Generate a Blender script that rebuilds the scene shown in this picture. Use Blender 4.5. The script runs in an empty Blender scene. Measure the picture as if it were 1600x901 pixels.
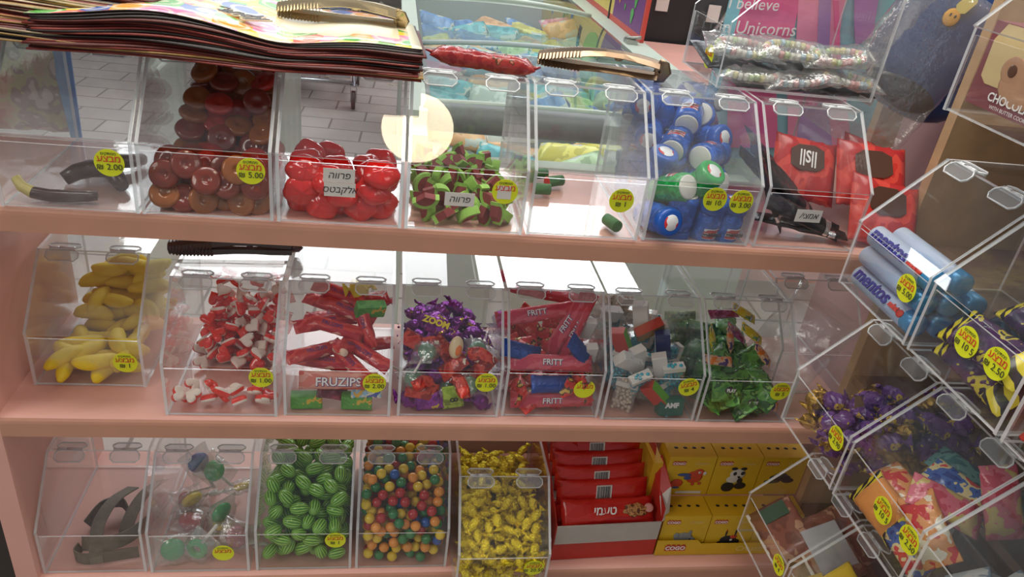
import bpy, math, random
from mathutils import Vector, Matrix, Euler, noise
PI = math.pi
SC = bpy.context.scene
COL = SC.collection
# ---------------------------------------------------------------- camera
cam = bpy.data.cameras.new('camera'); co = bpy.data.objects.new('camera', cam); COL.objects.link(co)
CP = Vector((-0.10599528, -1.00592644, 0.46578102))
CE = Euler((math.radians(61.17698942), math.radians(-6.92390611), math.radians(-7.35438002)), 'XYZ')
co.location = CP; co.rotation_euler = CE
cam.sensor_width = 36; cam.lens = 36 * 1197.438 / 1600; cam.clip_start = 0.02; cam.clip_end = 60
SC.camera = co
CR = CE.to_matrix()
# ---------------------------------------------------------------- light, exposure
SC.view_settings.view_transform = 'Standard'; SC.view_settings.look = 'None'
SC.view_settings.gamma = 1; SC.view_settings.use_curve_mapping = False
SC.view_settings.exposure = 0.0
SC.cycles.transparent_max_bounces = 40
SC.cycles.max_bounces = 7
SC.cycles.sample_clamp_indirect = 4
W = bpy.data.worlds.new('world'); SC.world = W; W.use_nodes = True
W.node_tree.nodes['Background'].inputs[0].default_value = (0.92, 0.95, 1.0, 1)
W.node_tree.nodes['Background'].inputs[1].default_value = 0.29
def area(name, loc, sx, sy, e, col, rot=(0, 0, 0)):
    l = bpy.data.lights.new(name, 'AREA'); l.shape = 'RECTANGLE'; l.size = sx; l.size_y = sy; l.energy = e; l.color = col
    o = bpy.data.objects.new(name, l); COL.objects.link(o); o.location = loc; o.rotation_euler = rot
    return o
def aim(o, p): o.rotation_euler = (Vector(p) - o.location).to_track_quat('-Z', 'Y').to_euler()
aim(area('shop_key_fill_light', (-2.6, -1.6, 1.9), 1.4, 1.0, 26, (1.0, 0.93, 0.84)), (0, 0, -0.3))  # added side fill, set clear of the lid reflections
aim(area('shop_key_fill_light', (2.3, -2.2, 2.2), 1.4, 1.0, 9, (1.0, 0.93, 0.84)), (0, 0, -0.3))  # weaker fill added from the opposite side
area('shop_key_fill_light', (0.1, 0.0, 2.0), 2.6, 0.6, 46, (1.0, 0.95, 0.88))
aim(area('rear_fill_light', (-0.7, 4.0, 1.9), 2.2, 1.1, 42, (0.95, 0.98, 1.0)), (-0.1, 0.3, -0.2))  # added rear fill to brighten the backs of the middle-row bins
area('entrance_ceiling_light', (1.9, 2.6, 2.4), 2.0, 0.8, 40, (0.96, 0.98, 1.0))

# ---------------------------------------------------------------- helpers
def at(px, py, y=None, z=None, x=None):
    d = CR @ Vector(((px - 800) / 1197.438, -(py - 450.5) / 1197.438, -1))
    if y is not None: t = (y - CP.y) / d.y
    elif z is not None: t = (z - CP.z) / d.z
    else: t = (x - CP.x) / d.x
    return CP + d * t
def nd(nt, t, **kw):
    n = nt.nodes.new(t)
    for k, v in kw.items():
        if k in n.inputs: n.inputs[k].default_value = v
        else: setattr(n, k, v)
    return n
MATS = {}
def M(name, col, rough=0.5, metal=0.0, coat=0.0, var=0.06, nscale=25, bump=0.0, bscale=60, sss=0.0, trans=0.0, emit=None):
    if name in MATS: return MATS[name]
    m = bpy.data.materials.new(name); m.use_nodes = True; nt = m.node_tree; b = nt.nodes['Principled BSDF']
    b.inputs['Roughness'].default_value = rough; b.inputs['Metallic'].default_value = metal; b.inputs['Coat Weight'].default_value = coat
    b.inputs['Transmission Weight'].default_value = trans
    if sss:
        b.inputs['Subsurface Weight'].default_value = sss; b.inputs['Subsurface Radius'].default_value = (0.012, 0.004, 0.003); b.inputs['Subsurface Scale'].default_value = 1
    tc = nd(nt, 'ShaderNodeTexCoord')
    if var:
        n = nd(nt, 'ShaderNodeTexNoise', Scale=nscale, Detail=3.0); nt.links.new(tc.outputs['Object'], n.inputs['Vector'])
        r = nd(nt, 'ShaderNodeMapRange'); r.inputs['To Min'].default_value = 1 - var * 2; r.inputs['To Max'].default_value = 1 + var * 2
        nt.links.new(n.outputs['Fac'], r.inputs['Value'])
        h = nd(nt, 'ShaderNodeHueSaturation'); h.inputs['Color'].default_value = (*col, 1)
        nt.links.new(r.outputs[0], h.inputs['Value']); nt.links.new(h.outputs[0], b.inputs['Base Color'])
    else: b.inputs['Base Color'].default_value = (*col, 1)
    if bump:
        n = nd(nt, 'ShaderNodeTexNoise', Scale=bscale, Detail=4.0); nt.links.new(tc.outputs['Object'], n.inputs['Vector'])
        bp = nd(nt, 'ShaderNodeBump', Strength=bump, Distance=0.004); nt.links.new(n.outputs['Fac'], bp.inputs['Height']); nt.links.new(bp.outputs[0], b.inputs['Normal'])
    if emit:
        b.inputs['Emission Color'].default_value = (*col, 1); b.inputs['Emission Strength'].default_value = emit
    MATS[name] = m; return m
def PRINT(name, cols, scale=40, rough=0.25, stretch=(1, 1, 1), metal=0.0, vor=False, bump=0.0, detail=2.0, edges=None):
    """busy printed wrapper: several flat inks in blotches"""
    if name in MATS: return MATS[name]
    m = bpy.data.materials.new(name); m.use_nodes = True; nt = m.node_tree; b = nt.nodes['Principled BSDF']
    b.inputs['Roughness'].default_value = rough; b.inputs['Metallic'].default_value = metal
    tc = nd(nt, 'ShaderNodeTexCoord'); mp = nd(nt, 'ShaderNodeMapping'); mp.inputs['Scale'].default_value = stretch
    nt.links.new(tc.outputs['Object'], mp.inputs[0])
    if vor:
        n = nd(nt, 'ShaderNodeTexVoronoi', Scale=scale); out = n.outputs['Color']
    else:
        n = nd(nt, 'ShaderNodeTexNoise', Scale=scale, Detail=detail); out = n.outputs['Fac']
    nt.links.new(mp.outputs[0], n.inputs['Vector'])
    r = nd(nt, 'ShaderNodeValToRGB'); r.color_ramp.interpolation = 'CONSTANT'
    el = r.color_ramp.elements
    lo, hi = (0.0, 1.0) if vor else (0.3, 0.7)
    while len(el) < len(cols): el.new(0.5)
    ps = edges or [0.0] + [lo + (hi - lo) * (i / len(cols)) for i in range(1, len(cols))]
    for i, c in enumerate(cols): el[i].position = ps[i]; el[i].color = (*c, 1)
    nt.links.new(out, r.inputs[0]); nt.links.new(r.outputs[0], b.inputs['Base Color'])
    if bump:
        bn = nd(nt, 'ShaderNodeTexNoise', Scale=scale * 2, Detail=3.0); nt.links.new(tc.outputs['Object'], bn.inputs['Vector'])
        bp = nd(nt, 'ShaderNodeBump', Strength=bump, Distance=0.004); nt.links.new(bn.outputs['Fac'], bp.inputs['Height']); nt.links.new(bp.outputs[0], b.inputs['Normal'])
    MATS[name] = m; return m
def CLEAR(name, tint=(1, 1, 1), haze=0.03, f0=0.04, rough=0.02, smudge=0.0, bump=0.0, bscale=20):
    """thin clear sheet: straight-through light, mirror reflection by angle, a little haze"""
    if name in MATS: return MATS[name]
    m = bpy.data.materials.new(name); m.use_nodes = True; nt = m.node_tree; nt.nodes.clear(); L = nt.links
    out = nd(nt, 'ShaderNodeOutputMaterial'); tr = nd(nt, 'ShaderNodeBsdfTransparent', Color=(*tint, 1))
    gl = nd(nt, 'ShaderNodeBsdfGlossy', Color=(1, 1, 1, 1), Roughness=rough); df = nd(nt, 'ShaderNodeBsdfDiffuse', Color=(0.85, 0.85, 0.86, 1))
    geo = nd(nt, 'ShaderNodeNewGeometry'); dt = nd(nt, 'ShaderNodeVectorMath', operation='DOT_PRODUCT')
    L.new(geo.outputs['Incoming'], dt.inputs[0]); L.new(geo.outputs['Normal'], dt.inputs[1])
    ab = nd(nt, 'ShaderNodeMath', operation='ABSOLUTE'); L.new(dt.outputs['Value'], ab.inputs[0])
    om = nd(nt, 'ShaderNodeMath', operation='SUBTRACT'); om.inputs[0].default_value = 1; L.new(ab.outputs[0], om.inputs[1])
    pw = nd(nt, 'ShaderNodeMath', operation='POWER'); L.new(om.outputs[0], pw.inputs[0]); pw.inputs[1].default_value = 5
    ma = nd(nt, 'ShaderNodeMath', operation='MULTIPLY_ADD'); L.new(pw.outputs[0], ma.inputs[0]); ma.inputs[1].default_value = 1 - f0; ma.inputs[2].default_value = f0
    tc = nd(nt, 'ShaderNodeTexCoord')
    m1 = nd(nt, 'ShaderNodeMixShader'); L.new(tr.outputs[0], m1.inputs[1]); L.new(df.outputs[0], m1.inputs[2]); m1.inputs[0].default_value = haze
    if smudge:
        n = nd(nt, 'ShaderNodeTexNoise', Scale=9.0, Detail=5.0, Roughness=0.6); L.new(tc.outputs['Object'], n.inputs['Vector'])
        r = nd(nt, 'ShaderNodeMapRange'); r.inputs['From Min'].default_value = 0.45; r.inputs['From Max'].default_value = 0.75
        r.inputs['To Min'].default_value = haze; r.inputs['To Max'].default_value = haze + smudge
        L.new(n.outputs['Fac'], r.inputs['Value']); L.new(r.outputs[0], m1.inputs[0])
    if bump:
        n = nd(nt, 'ShaderNodeTexNoise', Scale=bscale, Detail=3.0); L.new(tc.outputs['Object'], n.inputs['Vector'])
        bp = nd(nt, 'ShaderNodeBump', Strength=bump, Distance=0.004); L.new(n.outputs['Fac'], bp.inputs['Height']); L.new(bp.outputs[0], gl.inputs['Normal'])
    m2 = nd(nt, 'ShaderNodeMixShader'); L.new(ma.outputs[0], m2.inputs[0]); L.new(m1.outputs[0], m2.inputs[1]); L.new(gl.outputs[0], m2.inputs[2])
    L.new(m2.outputs[0], out.inputs[0]); MATS[name] = m; return m

class G:
    def __init__(s): s.v = []; s.f = []; s.m = []; s.s = []
    def add(s, vs, fs, mat=0, smooth=False, T=None):
        o = len(s.v)
        for p in vs:
            p = Vector(p); s.v.append(T @ p if T is not None else p)
        for i, f in enumerate(fs):
            s.f.append([o + k for k in f]); s.m.append(mat[i] if isinstance(mat, list) else mat); s.s.append(smooth)
    def box(s, a, b, mat=0, T=None, taper=None):
        x0, y0, z0 = a; x1, y1, z1 = b
        vs = [(x0, y0, z0), (x1, y0, z0), (x1, y1, z0), (x0, y1, z0), (x0, y0, z1), (x1, y0, z1), (x1, y1, z1), (x0, y1, z1)]
        s.add(vs, [(0, 3, 2, 1), (4, 5, 6, 7), (0, 1, 5, 4), (1, 2, 6, 5), (2, 3, 7, 6), (3, 0, 4, 7)], mat, False, T)
    def prism(s, pts, ax, t0, t1, mface=0, medge=0, T=None):
        def P(p, t): return {'x': (t, p[0], p[1]), 'y': (p[0], t, p[1]), 'z': (p[0], p[1], t)}[ax]
        n = len(pts); vs = [P(p, t0) for p in pts] + [P(p, t1) for p in pts]
        fs = [tuple(range(n))[::-1], tuple(range(n, 2 * n))] + [(i, (i + 1) % n, n + (i + 1) % n, n + i) for i in range(n)]
        s.add(vs, fs, [mface, mface] + [medge] * n, False, T)
    def rings(s, rs, mats=0, smooth=True, cap=True, closed=False, T=None):
        n = len(rs[0]); vs = [p for r in rs for p in r]; fs = []; ms = []
        k = len(rs)
        for i in range(k if closed else k - 1):
            for j in range(n):
                a = i * n + j; b = i * n + (j + 1) % n; c = ((i + 1) % k) * n + (j + 1) % n; d = ((i + 1) % k) * n + j
                fs.append((a, b, c, d)); ms.append(mats[i] if isinstance(mats, list) else mats)
        if cap and not closed:
            fs.append(tuple(range(n))[::-1]); ms.append(mats[0] if isinstance(mats, list) else mats)
            fs.append(tuple(range((k - 1) * n, k * n))); ms.append(mats[-1] if isinstance(mats, list) else mats)
        s.add(vs, fs, ms, smooth, T)
    def tube(s, path, r, n=8, mat=0, closed=False, cap=True, flat=1.0, T=None, up=None):
        path = [Vector(p) for p in path]; k = len(path); rs = []
        for i, p in enumerate(path):
            if closed: t = path[(i + 1) % k] - path[i - 1]
            else: t = path[min(i + 1, k - 1)] - path[max(i - 1, 0)]
            t.normalize(); u = Vector(up) if up else (Vector((0, 0, 1)) if abs(t.z) < 0.9 else Vector((0, 1, 0)))
            a = t.cross(u).normalized(); b = t.cross(a).normalized(); rr = r[i] if isinstance(r, (list, tuple)) else r
            rs.append([p + a * math.cos(2 * PI * j / n) * rr + b * math.sin(2 * PI * j / n) * rr * flat for j in range(n)])
        s.rings(rs, mat, True, cap, closed, T)
    def lathe(s, prof, n=20, mats=0, T=None):
        s.rings([[(r * math.cos(2 * PI * j / n), r * math.sin(2 * PI * j / n), z) for j in range(n)] for r, z in prof], mats, True, True, False, T)
    def ell(s, c, r, nu=14, nv=9, mat=0, T=None, fn=None):
        rs = []
        for i in range(nv + 1):
            th = PI * (0.02 + 0.96 * i / nv)
            ring = []
            for j in range(nu):
                ph = 2 * PI * j / nu; d = Vector((math.sin(th) * math.cos(ph), math.sin(th) * math.sin(ph), -math.cos(th)))
                k = fn(d) if fn else 1
                ring.append((c[0] + d.x * r[0] * k, c[1] + d.y * r[1] * k, c[2] + d.z * r[2] * k))
            rs.append(ring)
        s.rings(rs, mat, True, True, False, T)
    def build(s, name, mats, parent=None, T=None):
        me = bpy.data.meshes.new(name); me.from_pydata([tuple(p) for p in s.v], [], s.f)
        for m in (mats if isinstance(mats, (list, tuple)) else [mats]): me.materials.append(m)
        me.polygons.foreach_set('material_index', s.m); me.polygons.foreach_set('use_smooth', s.s); me.update()
        o = bpy.data.objects.new(name, me); COL.objects.link(o)
        if parent is not None: o.parent = parent
        if T is not None: o.matrix_local = T
        return o
def tag(o, label=None, cat=None, group=None, kind=None):
    if label: o['label'] = label
    if cat: o['category'] = cat
    if group: o['group'] = group
    if kind: o['kind'] = kind
    return o
def empty(name, T=None, label=None, cat=None, group=None):
    o = bpy.data.objects.new(name, None); COL.objects.link(o); o.empty_display_size = 0.01
    if T is not None: o.matrix_world = T
    return tag(o, label, cat, group)
TR = Matrix.Translation
def RT(loc=(0, 0, 0), rot=(0, 0, 0), s=None):
    m = TR(Vector(loc)) @ Euler(rot, 'XYZ').to_matrix().to_4x4()
    if s: m = m @ Matrix.Diagonal((*((s, s, s) if isinstance(s, (int, float)) else s), 1))
    return m
KIDS = {}
class Proto:
    """first use takes the built thing itself, later uses copy it and its parts"""
    def __init__(s, o): s.o = o; s.used = False
    def new(s, T, label=None, group=None, cat=None, kids=True):
        if not s.used:
            s.used = True; r = s.o
            if not kids: pass
        else:
            r = s.o.copy(); COL.objects.link(r); r.parent = None
            if kids:
                for ch in KIDS.setdefault(s.o.name, list(s.o.children)):
                    c = ch.copy(); COL.objects.link(c); c.parent = r
                    for g in KIDS.setdefault(ch.name, list(ch.children)):
                        d = g.copy(); COL.objects.link(d); d.parent = c
        r.matrix_world = T
        return tag(r, label, cat, group)
FC = {}
def text(s, size, mat, parent, T, name='lettering', ext=0.0, heb=False, shear=0.0, bold=0.0):
    if heb: s = s[::-1]
    key = (s, round(size, 5), mat.name, shear, bold, ext)
    if key not in FC:
        c = bpy.data.curves.new('lettering', 'FONT'); c.body = s; c.size = size; c.align_x = 'CENTER'; c.align_y = 'CENTER'; c.extrude = ext or size * 0.01; c.shear = shear; c.offset = bold * size; c.resolution_u = 3
        t = bpy.data.objects.new('t', c); COL.objects.link(t)
        dg = bpy.context.evaluated_depsgraph_get(); dg.update()
        me = bpy.data.meshes.new_from_object(t.evaluated_get(dg)); bpy.data.objects.remove(t)
        me.materials.clear(); me.materials.append(mat); FC[key] = me
    o = bpy.data.objects.new(name, FC[key]); COL.objects.link(o); o.parent = parent; o.matrix_local = T
    return o
rnd = random.Random(7)
def ru(a, b): return rnd.uniform(a, b)

# ---------------------------------------------------------------- materials
PINK = M('pink_paint', (0.78, 0.42, 0.345), 0.42, var=0.05, nscale=9)
PINKSHADE = M('pink_paint_front_shade', (0.60, 0.30, 0.20), 0.45, var=0.06, nscale=12)  # same pink paint, more orange; front-face shade put into the colour
MAUVE = M('mauve_panel', (0.52, 0.31, 0.31), 0.55, var=0.06, nscale=4)
ACR = CLEAR('acrylic', (0.985, 0.99, 0.99), 0.003, 0.033, 0.012, smudge=0.02)
ACRB = CLEAR('scuffed_acrylic', (0.97, 0.98, 0.98), 0.02, 0.05, 0.05, smudge=0.10, bump=0.15)
EDGE = CLEAR('acrylic_edge', (0.88, 0.97, 0.96), 0.62, 0.16, 0.12)
HNG = CLEAR('hinge_plastic', (0.93, 0.95, 0.95), 0.10, 0.07, 0.1)
FILM = CLEAR('cellophane', (0.97, 0.97, 0.96), 0.10, 0.16, 0.10, bump=1.0, bscale=70)
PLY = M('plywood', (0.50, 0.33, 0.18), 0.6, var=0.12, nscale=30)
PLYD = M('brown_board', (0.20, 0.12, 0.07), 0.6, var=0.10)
YEL = M('yellow_sticker', (0.80, 0.86, 0.02), 0.45, var=0.02)
WHITE = M('white_paper', (0.75, 0.72, 0.66), 0.6, var=0.03)
INK = M('black_ink', (0.03, 0.03, 0.03), 0.5, var=0)
REDINK = M('red_ink', (0.70, 0.05, 0.03), 0.5, var=0)
SILV = M('silver_foil', (0.75, 0.75, 0.75), 0.25, 0.9, bump=0.6)

# ---------------------------------------------------------------- setting
def rshelf(name, x0, x1, yb, z, th=0.037):
    g = G(); r = 0.012
    pts = [(yb, z), (0 - 0.004 + r, z)] + [(-0.004 + r - r * math.sin(a), z - r + r * math.cos(a)) for a in (PI / 8, PI / 4, 3 * PI / 8, PI / 2)] + [(-0.004, z - th), (yb, z - th)]
    n = len(pts)
    vs = [(x0, p[0], p[1]) for p in pts] + [(x1, p[0], p[1]) for p in pts]
    fs = [tuple(range(n)), tuple(range(n, 2 * n))[::-1]] + [(i, n + i, n + (i + 1) % n, (i + 1) % n) for i in range(n)]
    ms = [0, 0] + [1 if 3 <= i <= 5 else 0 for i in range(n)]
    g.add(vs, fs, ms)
    return tag(g.build(name, [PINK, PINKSHADE]), 'pink painted shelf board, ' + {0: 'topmost', 1: 'middle', 2: 'lowest'}[rshelf.k] + ' of the three', 'shelf')
Z1, Z2, Z3 = 0.0, -0.3518, -0.7094
XL = -0.668; XR = 0.93; XS = 0.774
for k, (z, x0, dd) in enumerate(((Z1, -0.72, 0.27), (Z2, XL, 0.30), (Z3, XL, 0.33))):
    rshelf.k = k; rshelf('wooden_shelf', x0, XS, dd, z - 0.0005)
g = G(); g.box((XL - 0.034, -0.004, -1.05), (XL, 0.34, -0.0385)); tag(g.build('side_board', PINK), 'pink upright side board at the shelf unit end by the banana candy bin', 'board')
g = G(); g.box((XR, 0.0965, -1.05), (XR + 0.02, 0.5, 0.22)); tag(g.build('side_board', MAUVE), 'mauve upright board behind the red sweet bags', 'board')
g = G(); g.box((-0.1, 0.335, -1.05), (XR, 0.345, -0.50)); tag(g.build('back_board', MAUVE), 'mauve board closing the lowest shelf behind the yellow toy boxes', 'board')
g = G(); g.box((XL - 0.3, 0.02, -1.05), (XL - 0.036, 0.3, -0.45)); tag(g.build('dark_crate', M('dark_plastic', (0.03, 0.025, 0.02), 0.5)), 'dark crate outside the pink side board near the floor', 'crate')
# pavement
m = bpy.data.materials.new('pavers'); m.use_nodes = True; nt = m.node_tree; b = nt.nodes['Principled BSDF']; b.inputs['Roughness'].default_value = 0.8
tc = nd(nt, 'ShaderNodeTexCoord'); br = nd(nt, 'ShaderNodeTexBrick', Scale=1.0); mp = nd(nt, 'ShaderNodeMapping'); mp.inputs['Rotation'].default_value = (0, 0, 0.04)
nt.links.new(tc.outputs['Object'], mp.inputs[0]); nt.links.new(mp.outputs[0], br.inputs['Vector'])
for k, v in (('Color1', (0.50, 0.43, 0.40, 1)), ('Color2', (0.43, 0.37, 0.34, 1)), ('Mortar', (0.22, 0.19, 0.17, 1)), ('Mortar Size', 0.006), ('Brick Width', 0.40), ('Row Height', 0.20)): br.inputs[k].default_value = v
nz = nd(nt, 'ShaderNodeTexNoise', Scale=3.0, Detail=6.0); nt.links.new(tc.outputs['Object'], nz.inputs['Vector'])
mx = nd(nt, 'ShaderNodeMix', data_type='RGBA', blend_type='MULTIPLY'); mx.inputs[0].default_value = 0.7
rr = nd(nt, 'ShaderNodeMapRange'); rr.inputs['To Min'].default_value = 0.6; rr.inputs['To Max'].default_value = 1.4; nt.links.new(nz.outputs['Fac'], rr.inputs['Value'])
nt.links.new(br.outputs['Color'], mx.inputs[6]); nt.links.new(rr.outputs[0], mx.inputs[7]); nt.links.new(mx.outputs[2], b.inputs['Base Color'])
PAVE = m
g = G(); g.box((-7, -3, -1.10), (9, 5.0, -1.05)); tag(g.build('floor', PAVE), kind='structure')
g = G(); g.box((-7, 5.0, -1.10), (9, 5.22, -0.98)); tag(g.build('kerb_strip', M('kerb_stone', (0.34, 0.30, 0.27), 0.8, var=0.15, nscale=6)), kind='structure')
g = G(); g.box((-7, 5.22, -1.10), (9, 16, -1.0)); tag(g.build('ground', M('dirt_ground', (0.17, 0.14, 0.11), 0.9, var=0.35, nscale=3)), kind='structure')
LIT = M('leaf_litter', (0.55, 0.50, 0.42), 0.8)
g = G()
for i in range(70):
    x, y = ru(-3, 1.5), 4.96 - abs(rnd.gauss(0, 0.12)); s = ru(0.01, 0.035)
    g.box((-s, -s * 0.5, 0), (s, s * 0.5, 0.006), T=RT((x, y, -1.05), (ru(-0.2, 0.2), ru(-0.3, 0.3), ru(0, 6))))
for i in range(160):
    x, y = ru(-5, 2), ru(5.3, 9); s = ru(0.02, 0.06)
    g.box((-s, -s * 0.5, 0), (s, s * 0.5, 0.01), T=RT((x, y, -1.0), (ru(-0.2, 0.2), ru(-0.3, 0.3), ru(0, 6))))
tag(g.build('litter', LIT), 'scraps of litter lying along the kerb', 'litter', kind='stuff')
# lamps (real fixtures above, mirrored in the sloping lids)
def emis(name, col, e):
    m = bpy.data.materials.new(name); m.use_nodes = True; nt = m.node_tree; nt.nodes.clear()
    o = nd(nt, 'ShaderNodeOutputMaterial'); s = nd(nt, 'ShaderNodeEmission', Color=(*col, 1), Strength=e); nt.links.new(s.outputs[0], o.inputs[0]); return m
RIM = M('lamp_rim', (0.6, 0.6, 0.6), 0.4)
def round_lamp(x, y, z, r, e, label):
    t = empty('round_ceiling_lamp', TR((x, y, z)), label, 'lamp')
    g = G(); g.lathe([(r * 1.06, 0.05), (r * 1.08, 0.0), (r * 1.02, 0.0), (r * 1.02, 0.01)], 32); g.build('rim', RIM, t)
    g = G(); g.lathe([(r, 0.005), (r, 0.015)], 32); g.build('diffuser', emis('warm_lamp', (1.0, 0.86, 0.6), e), t)
round_lamp(0.0, -0.52, 1.7, 0.125, 15, 'round warm ceiling lamp above the gummy bins')
def panel_lamp(x, y, z, sx, sy, e, label):
    t = empty('ceiling_light_panel', TR((x, y, z)), label, 'lamp')
    g = G(); g.box((-sx / 2 - 0.02, -sy / 2 - 0.02, 0.004), (sx / 2 + 0.02, sy / 2 + 0.02, 0.05)); g.build('frame', RIM, t)
    g = G(); g.box((-sx / 2, -sy / 2, 0), (sx / 2, sy / 2, 0.0035)); g.build('diffuser', emis('cool_lamp', (0.95, 0.98, 1.0), e), t)
panel_lamp(-0.47, 1.63, 1.7, 0.22, 0.28, 14, 'small square ceiling light panel over the shop entrance')
panel_lamp(1.15, 3.70, 1.75, 1.15, 1.3, 9, 'large white ceiling light panel over the freezer')
# ---------------------------------------------------------------- acrylic bins
BW, BA, BD, BH, BL_ = 0.170, 0.0997, 0.0966, 0.198, 0.27
TH = 0.0046
def octo(w, h, c):
    return [(-w + c, -h), (w - c, -h), (w, -h + c), (w, h - c), (w - c, h), (-w + c, h), (-w, h - c), (-w, -h + c)]
_binmesh = {}
def make_bin(T, label, depth=BL_, group='clear acrylic candy bins', back=True, clear=None, lid=True):
    t = empty('candy_bin', T, label, 'bin', group); A = clear or ACR
    D = depth; pent = [(0, 0), (D, 0), (D, BH), (BD, BH), (0, BA)]
    def part(name, fn, mats):
        k = (name, round(D, 3), A.name)
        if k not in _binmesh:
            g = G(); fn(g); o = g.build(name.split('/')[0], mats, t); _binmesh[k] = o.data
        else:
            o = bpy.data.objects.new(name.split('/')[0], _binmesh[k]); COL.objects.link(o); o.parent = t
        return o
    part('side_panel/0', lambda g: g.prism(pent, 'x', 0, TH, 0, 1), [A, EDGE])
    part('side_panel/1', lambda g: g.prism(pent, 'x', BW - TH, BW, 0, 1), [A, EDGE])
    part('front_panel', lambda g: g.box((TH, 0.0005, 0.001), (BW - TH, 0.003, 0.089), [1, 1, 0, 1, 0, 1]), [A, EDGE])
    part('base_panel', lambda g: g.box((TH, 0.003, 0.0005), (BW - TH, D, 0.003), [0, 0, 1, 1, 1, 1]), [A, EDGE])
    if back: part('back_panel', lambda g: g.box((TH, D - 0.003, 0.003), (BW - TH, D, BH), [1, 1, 0, 1, 0, 1]), [A, EDGE])
    part('top_panel', lambda g: g.box((TH, BD, BH - 0.003), (BW - TH, D - 0.003, BH), [0, 0, 1, 1, 1, 1]), [A, EDGE])
    if lid:
        q = math.atan2(BH - BA, BD); c, s_ = math.cos(q), math.sin(q); ln = math.hypot(BH - BA, BD)
        def lidf(g):
            n = Vector((0, -s_, c)) * 0.003; a = Vector((0.001, -0.002, BA - 0.003)); bb = Vector((0.001, BD - 0.001, BH - 0.001)); w = Vector((BW - 0.002, 0, 0))
            vs = [a, a + w, bb + w, bb, a + n, a + w + n, bb + w + n, bb + n]
            g.add(vs, [(0, 3, 2, 1), (4, 5, 6, 7), (0, 1, 5, 4), (1, 2, 6, 5), (2, 3, 7, 6), (3, 0, 4, 7)], [0, 0, 1, 1, 1, 1])
        part('lid', lidf, [A, EDGE])
        def hing(x):
            def f(g):
                hw, hh = 0.024, 0.0075
                for side in (0, 1):
                    if side: R = Matrix(((1, 0, 0, x), (0, 1, 0, BD + hh + 0.001), (0, 0, 1, BH + 0.0015), (0, 0, 0, 1)))
                    else: R = Matrix(((1, 0, 0, x), (0, -c, -s_, BD - c * 0.011 - s_ * 0.004), (0, -s_, c, BH - s_ * 0.011 + c * 0.004), (0, 0, 0, 1)))
                    hh2 = hh if side else 0.010
                    p = octo(hw, hh2, 0.006)
                    g.prism(p, 'z', -0.001, 0.001, 0, 1, T=R)
                    g.tube([(a_, b_, 0.0015) for a_, b_ in p], 0.0012, 5, 1, closed=True, T=R)
                g.tube([(x - 0.02, BD - 0.001, BH + 0.003), (x - 0.006, BD - 0.001, BH + 0.003)], 0.0024, 8, 1)
                g.tube([(x - 0.005, BD - 0.001, BH + 0.003), (x + 0.018, BD - 0.001, BH + 0.003)], 0.0028, 8, 1)
            return f
        part('hinge/0', hing(0.040), [HNG, EDGE]); part('hinge/1', hing(0.130), [HNG, EDGE])
    return t
_stick = {}
def sticker(t, u, w, price, y=-0.0006, torn=0, tilt=0.0, faded=False):
    """round yellow price sticker on the front panel of bin t"""
    if torn not in _stick:
        g = G(); n = 40; R = 0.0185
        if torn == 1:   # torn: a bite at the upper edge
            pts = [(R * math.cos(a), R * math.sin(a)) for a in [PI * 0.62 + 2 * PI * 0.86 * i / n for i in range(n + 1)]] + [(0.004, 0.006), (0.0, -0.003), (-0.004, 0.002)]
        else: pts = [(R * math.cos(2 * PI * i / n), R * math.sin(2 * PI * i / n)) for i in range(n)]
        k = len(pts); pts = [(p[0], p[1]) for p in pts]
        vs = [(p[0], 0, p[1]) for p in pts] + [(p[0], -0.0005, p[1]) for p in pts]
        g.add(vs, [tuple(range(k)), tuple(range(k, 2 * k))[::-1]] + [(i, k + i, k + (i + 1) % k, (i + 1) % k) for i in range(k)])
        o = g.build('price_sticker', YEL, t); _stick[torn] = o.data
    else:
        o = bpy.data.objects.new('price_sticker', _stick[torn]); COL.objects.link(o); o.parent = t
    o.matrix_local = RT((u, y, w), (0, tilt, 0)); o['label'] = 'round yellow price sticker reading ' + (price or 'blank')
    X = Euler((PI / 2, 0, 0)).to_matrix().to_4x4()
    if torn == 2:
        g = G(); g.box((-0.011, -0.0009, -0.011), (0.009, -0.0004, 0.009)); g.build('torn_patch', WHITE, o)
    text('ממתקים', 0.0055, INK, o, RT((0, -0.001, 0.0125)) @ X, heb=True)
    text('מבצע', 0.0125, REDINK, o, RT((0, -0.0012, 0.0055)) @ X, heb=True, bold=0.006)
    if price and not torn: text('₪ ' + price, 0.0115, INK, o, RT((0.0, -0.0014, -0.0055)) @ X)
    return o
def paper_label(t, u, w, s, wd=0.042, ht=0.020, tilt=0.0):
    g = G(); g.box((-wd / 2, -0.0006, -ht / 2), (wd / 2, 0, ht / 2)); o = g.build('paper_label', WHITE, t)
    o.matrix_local = RT((u, -0.0008, w), (0, tilt, 0)); X = Euler((PI / 2, 0, 0)).to_matrix().to_4x4()
    text(s, 0.013, INK, o, RT((0, -0.0009, 0)) @ X, heb=True, shear=0.2)
    return o
def loc2(bx, px, py):    # bin-local (u, w) of a mark seen at a pixel, on the front plane
    p = at(px, py, y=bx[1]); return p.x - bx[0], p.z - bx[2]
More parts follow.
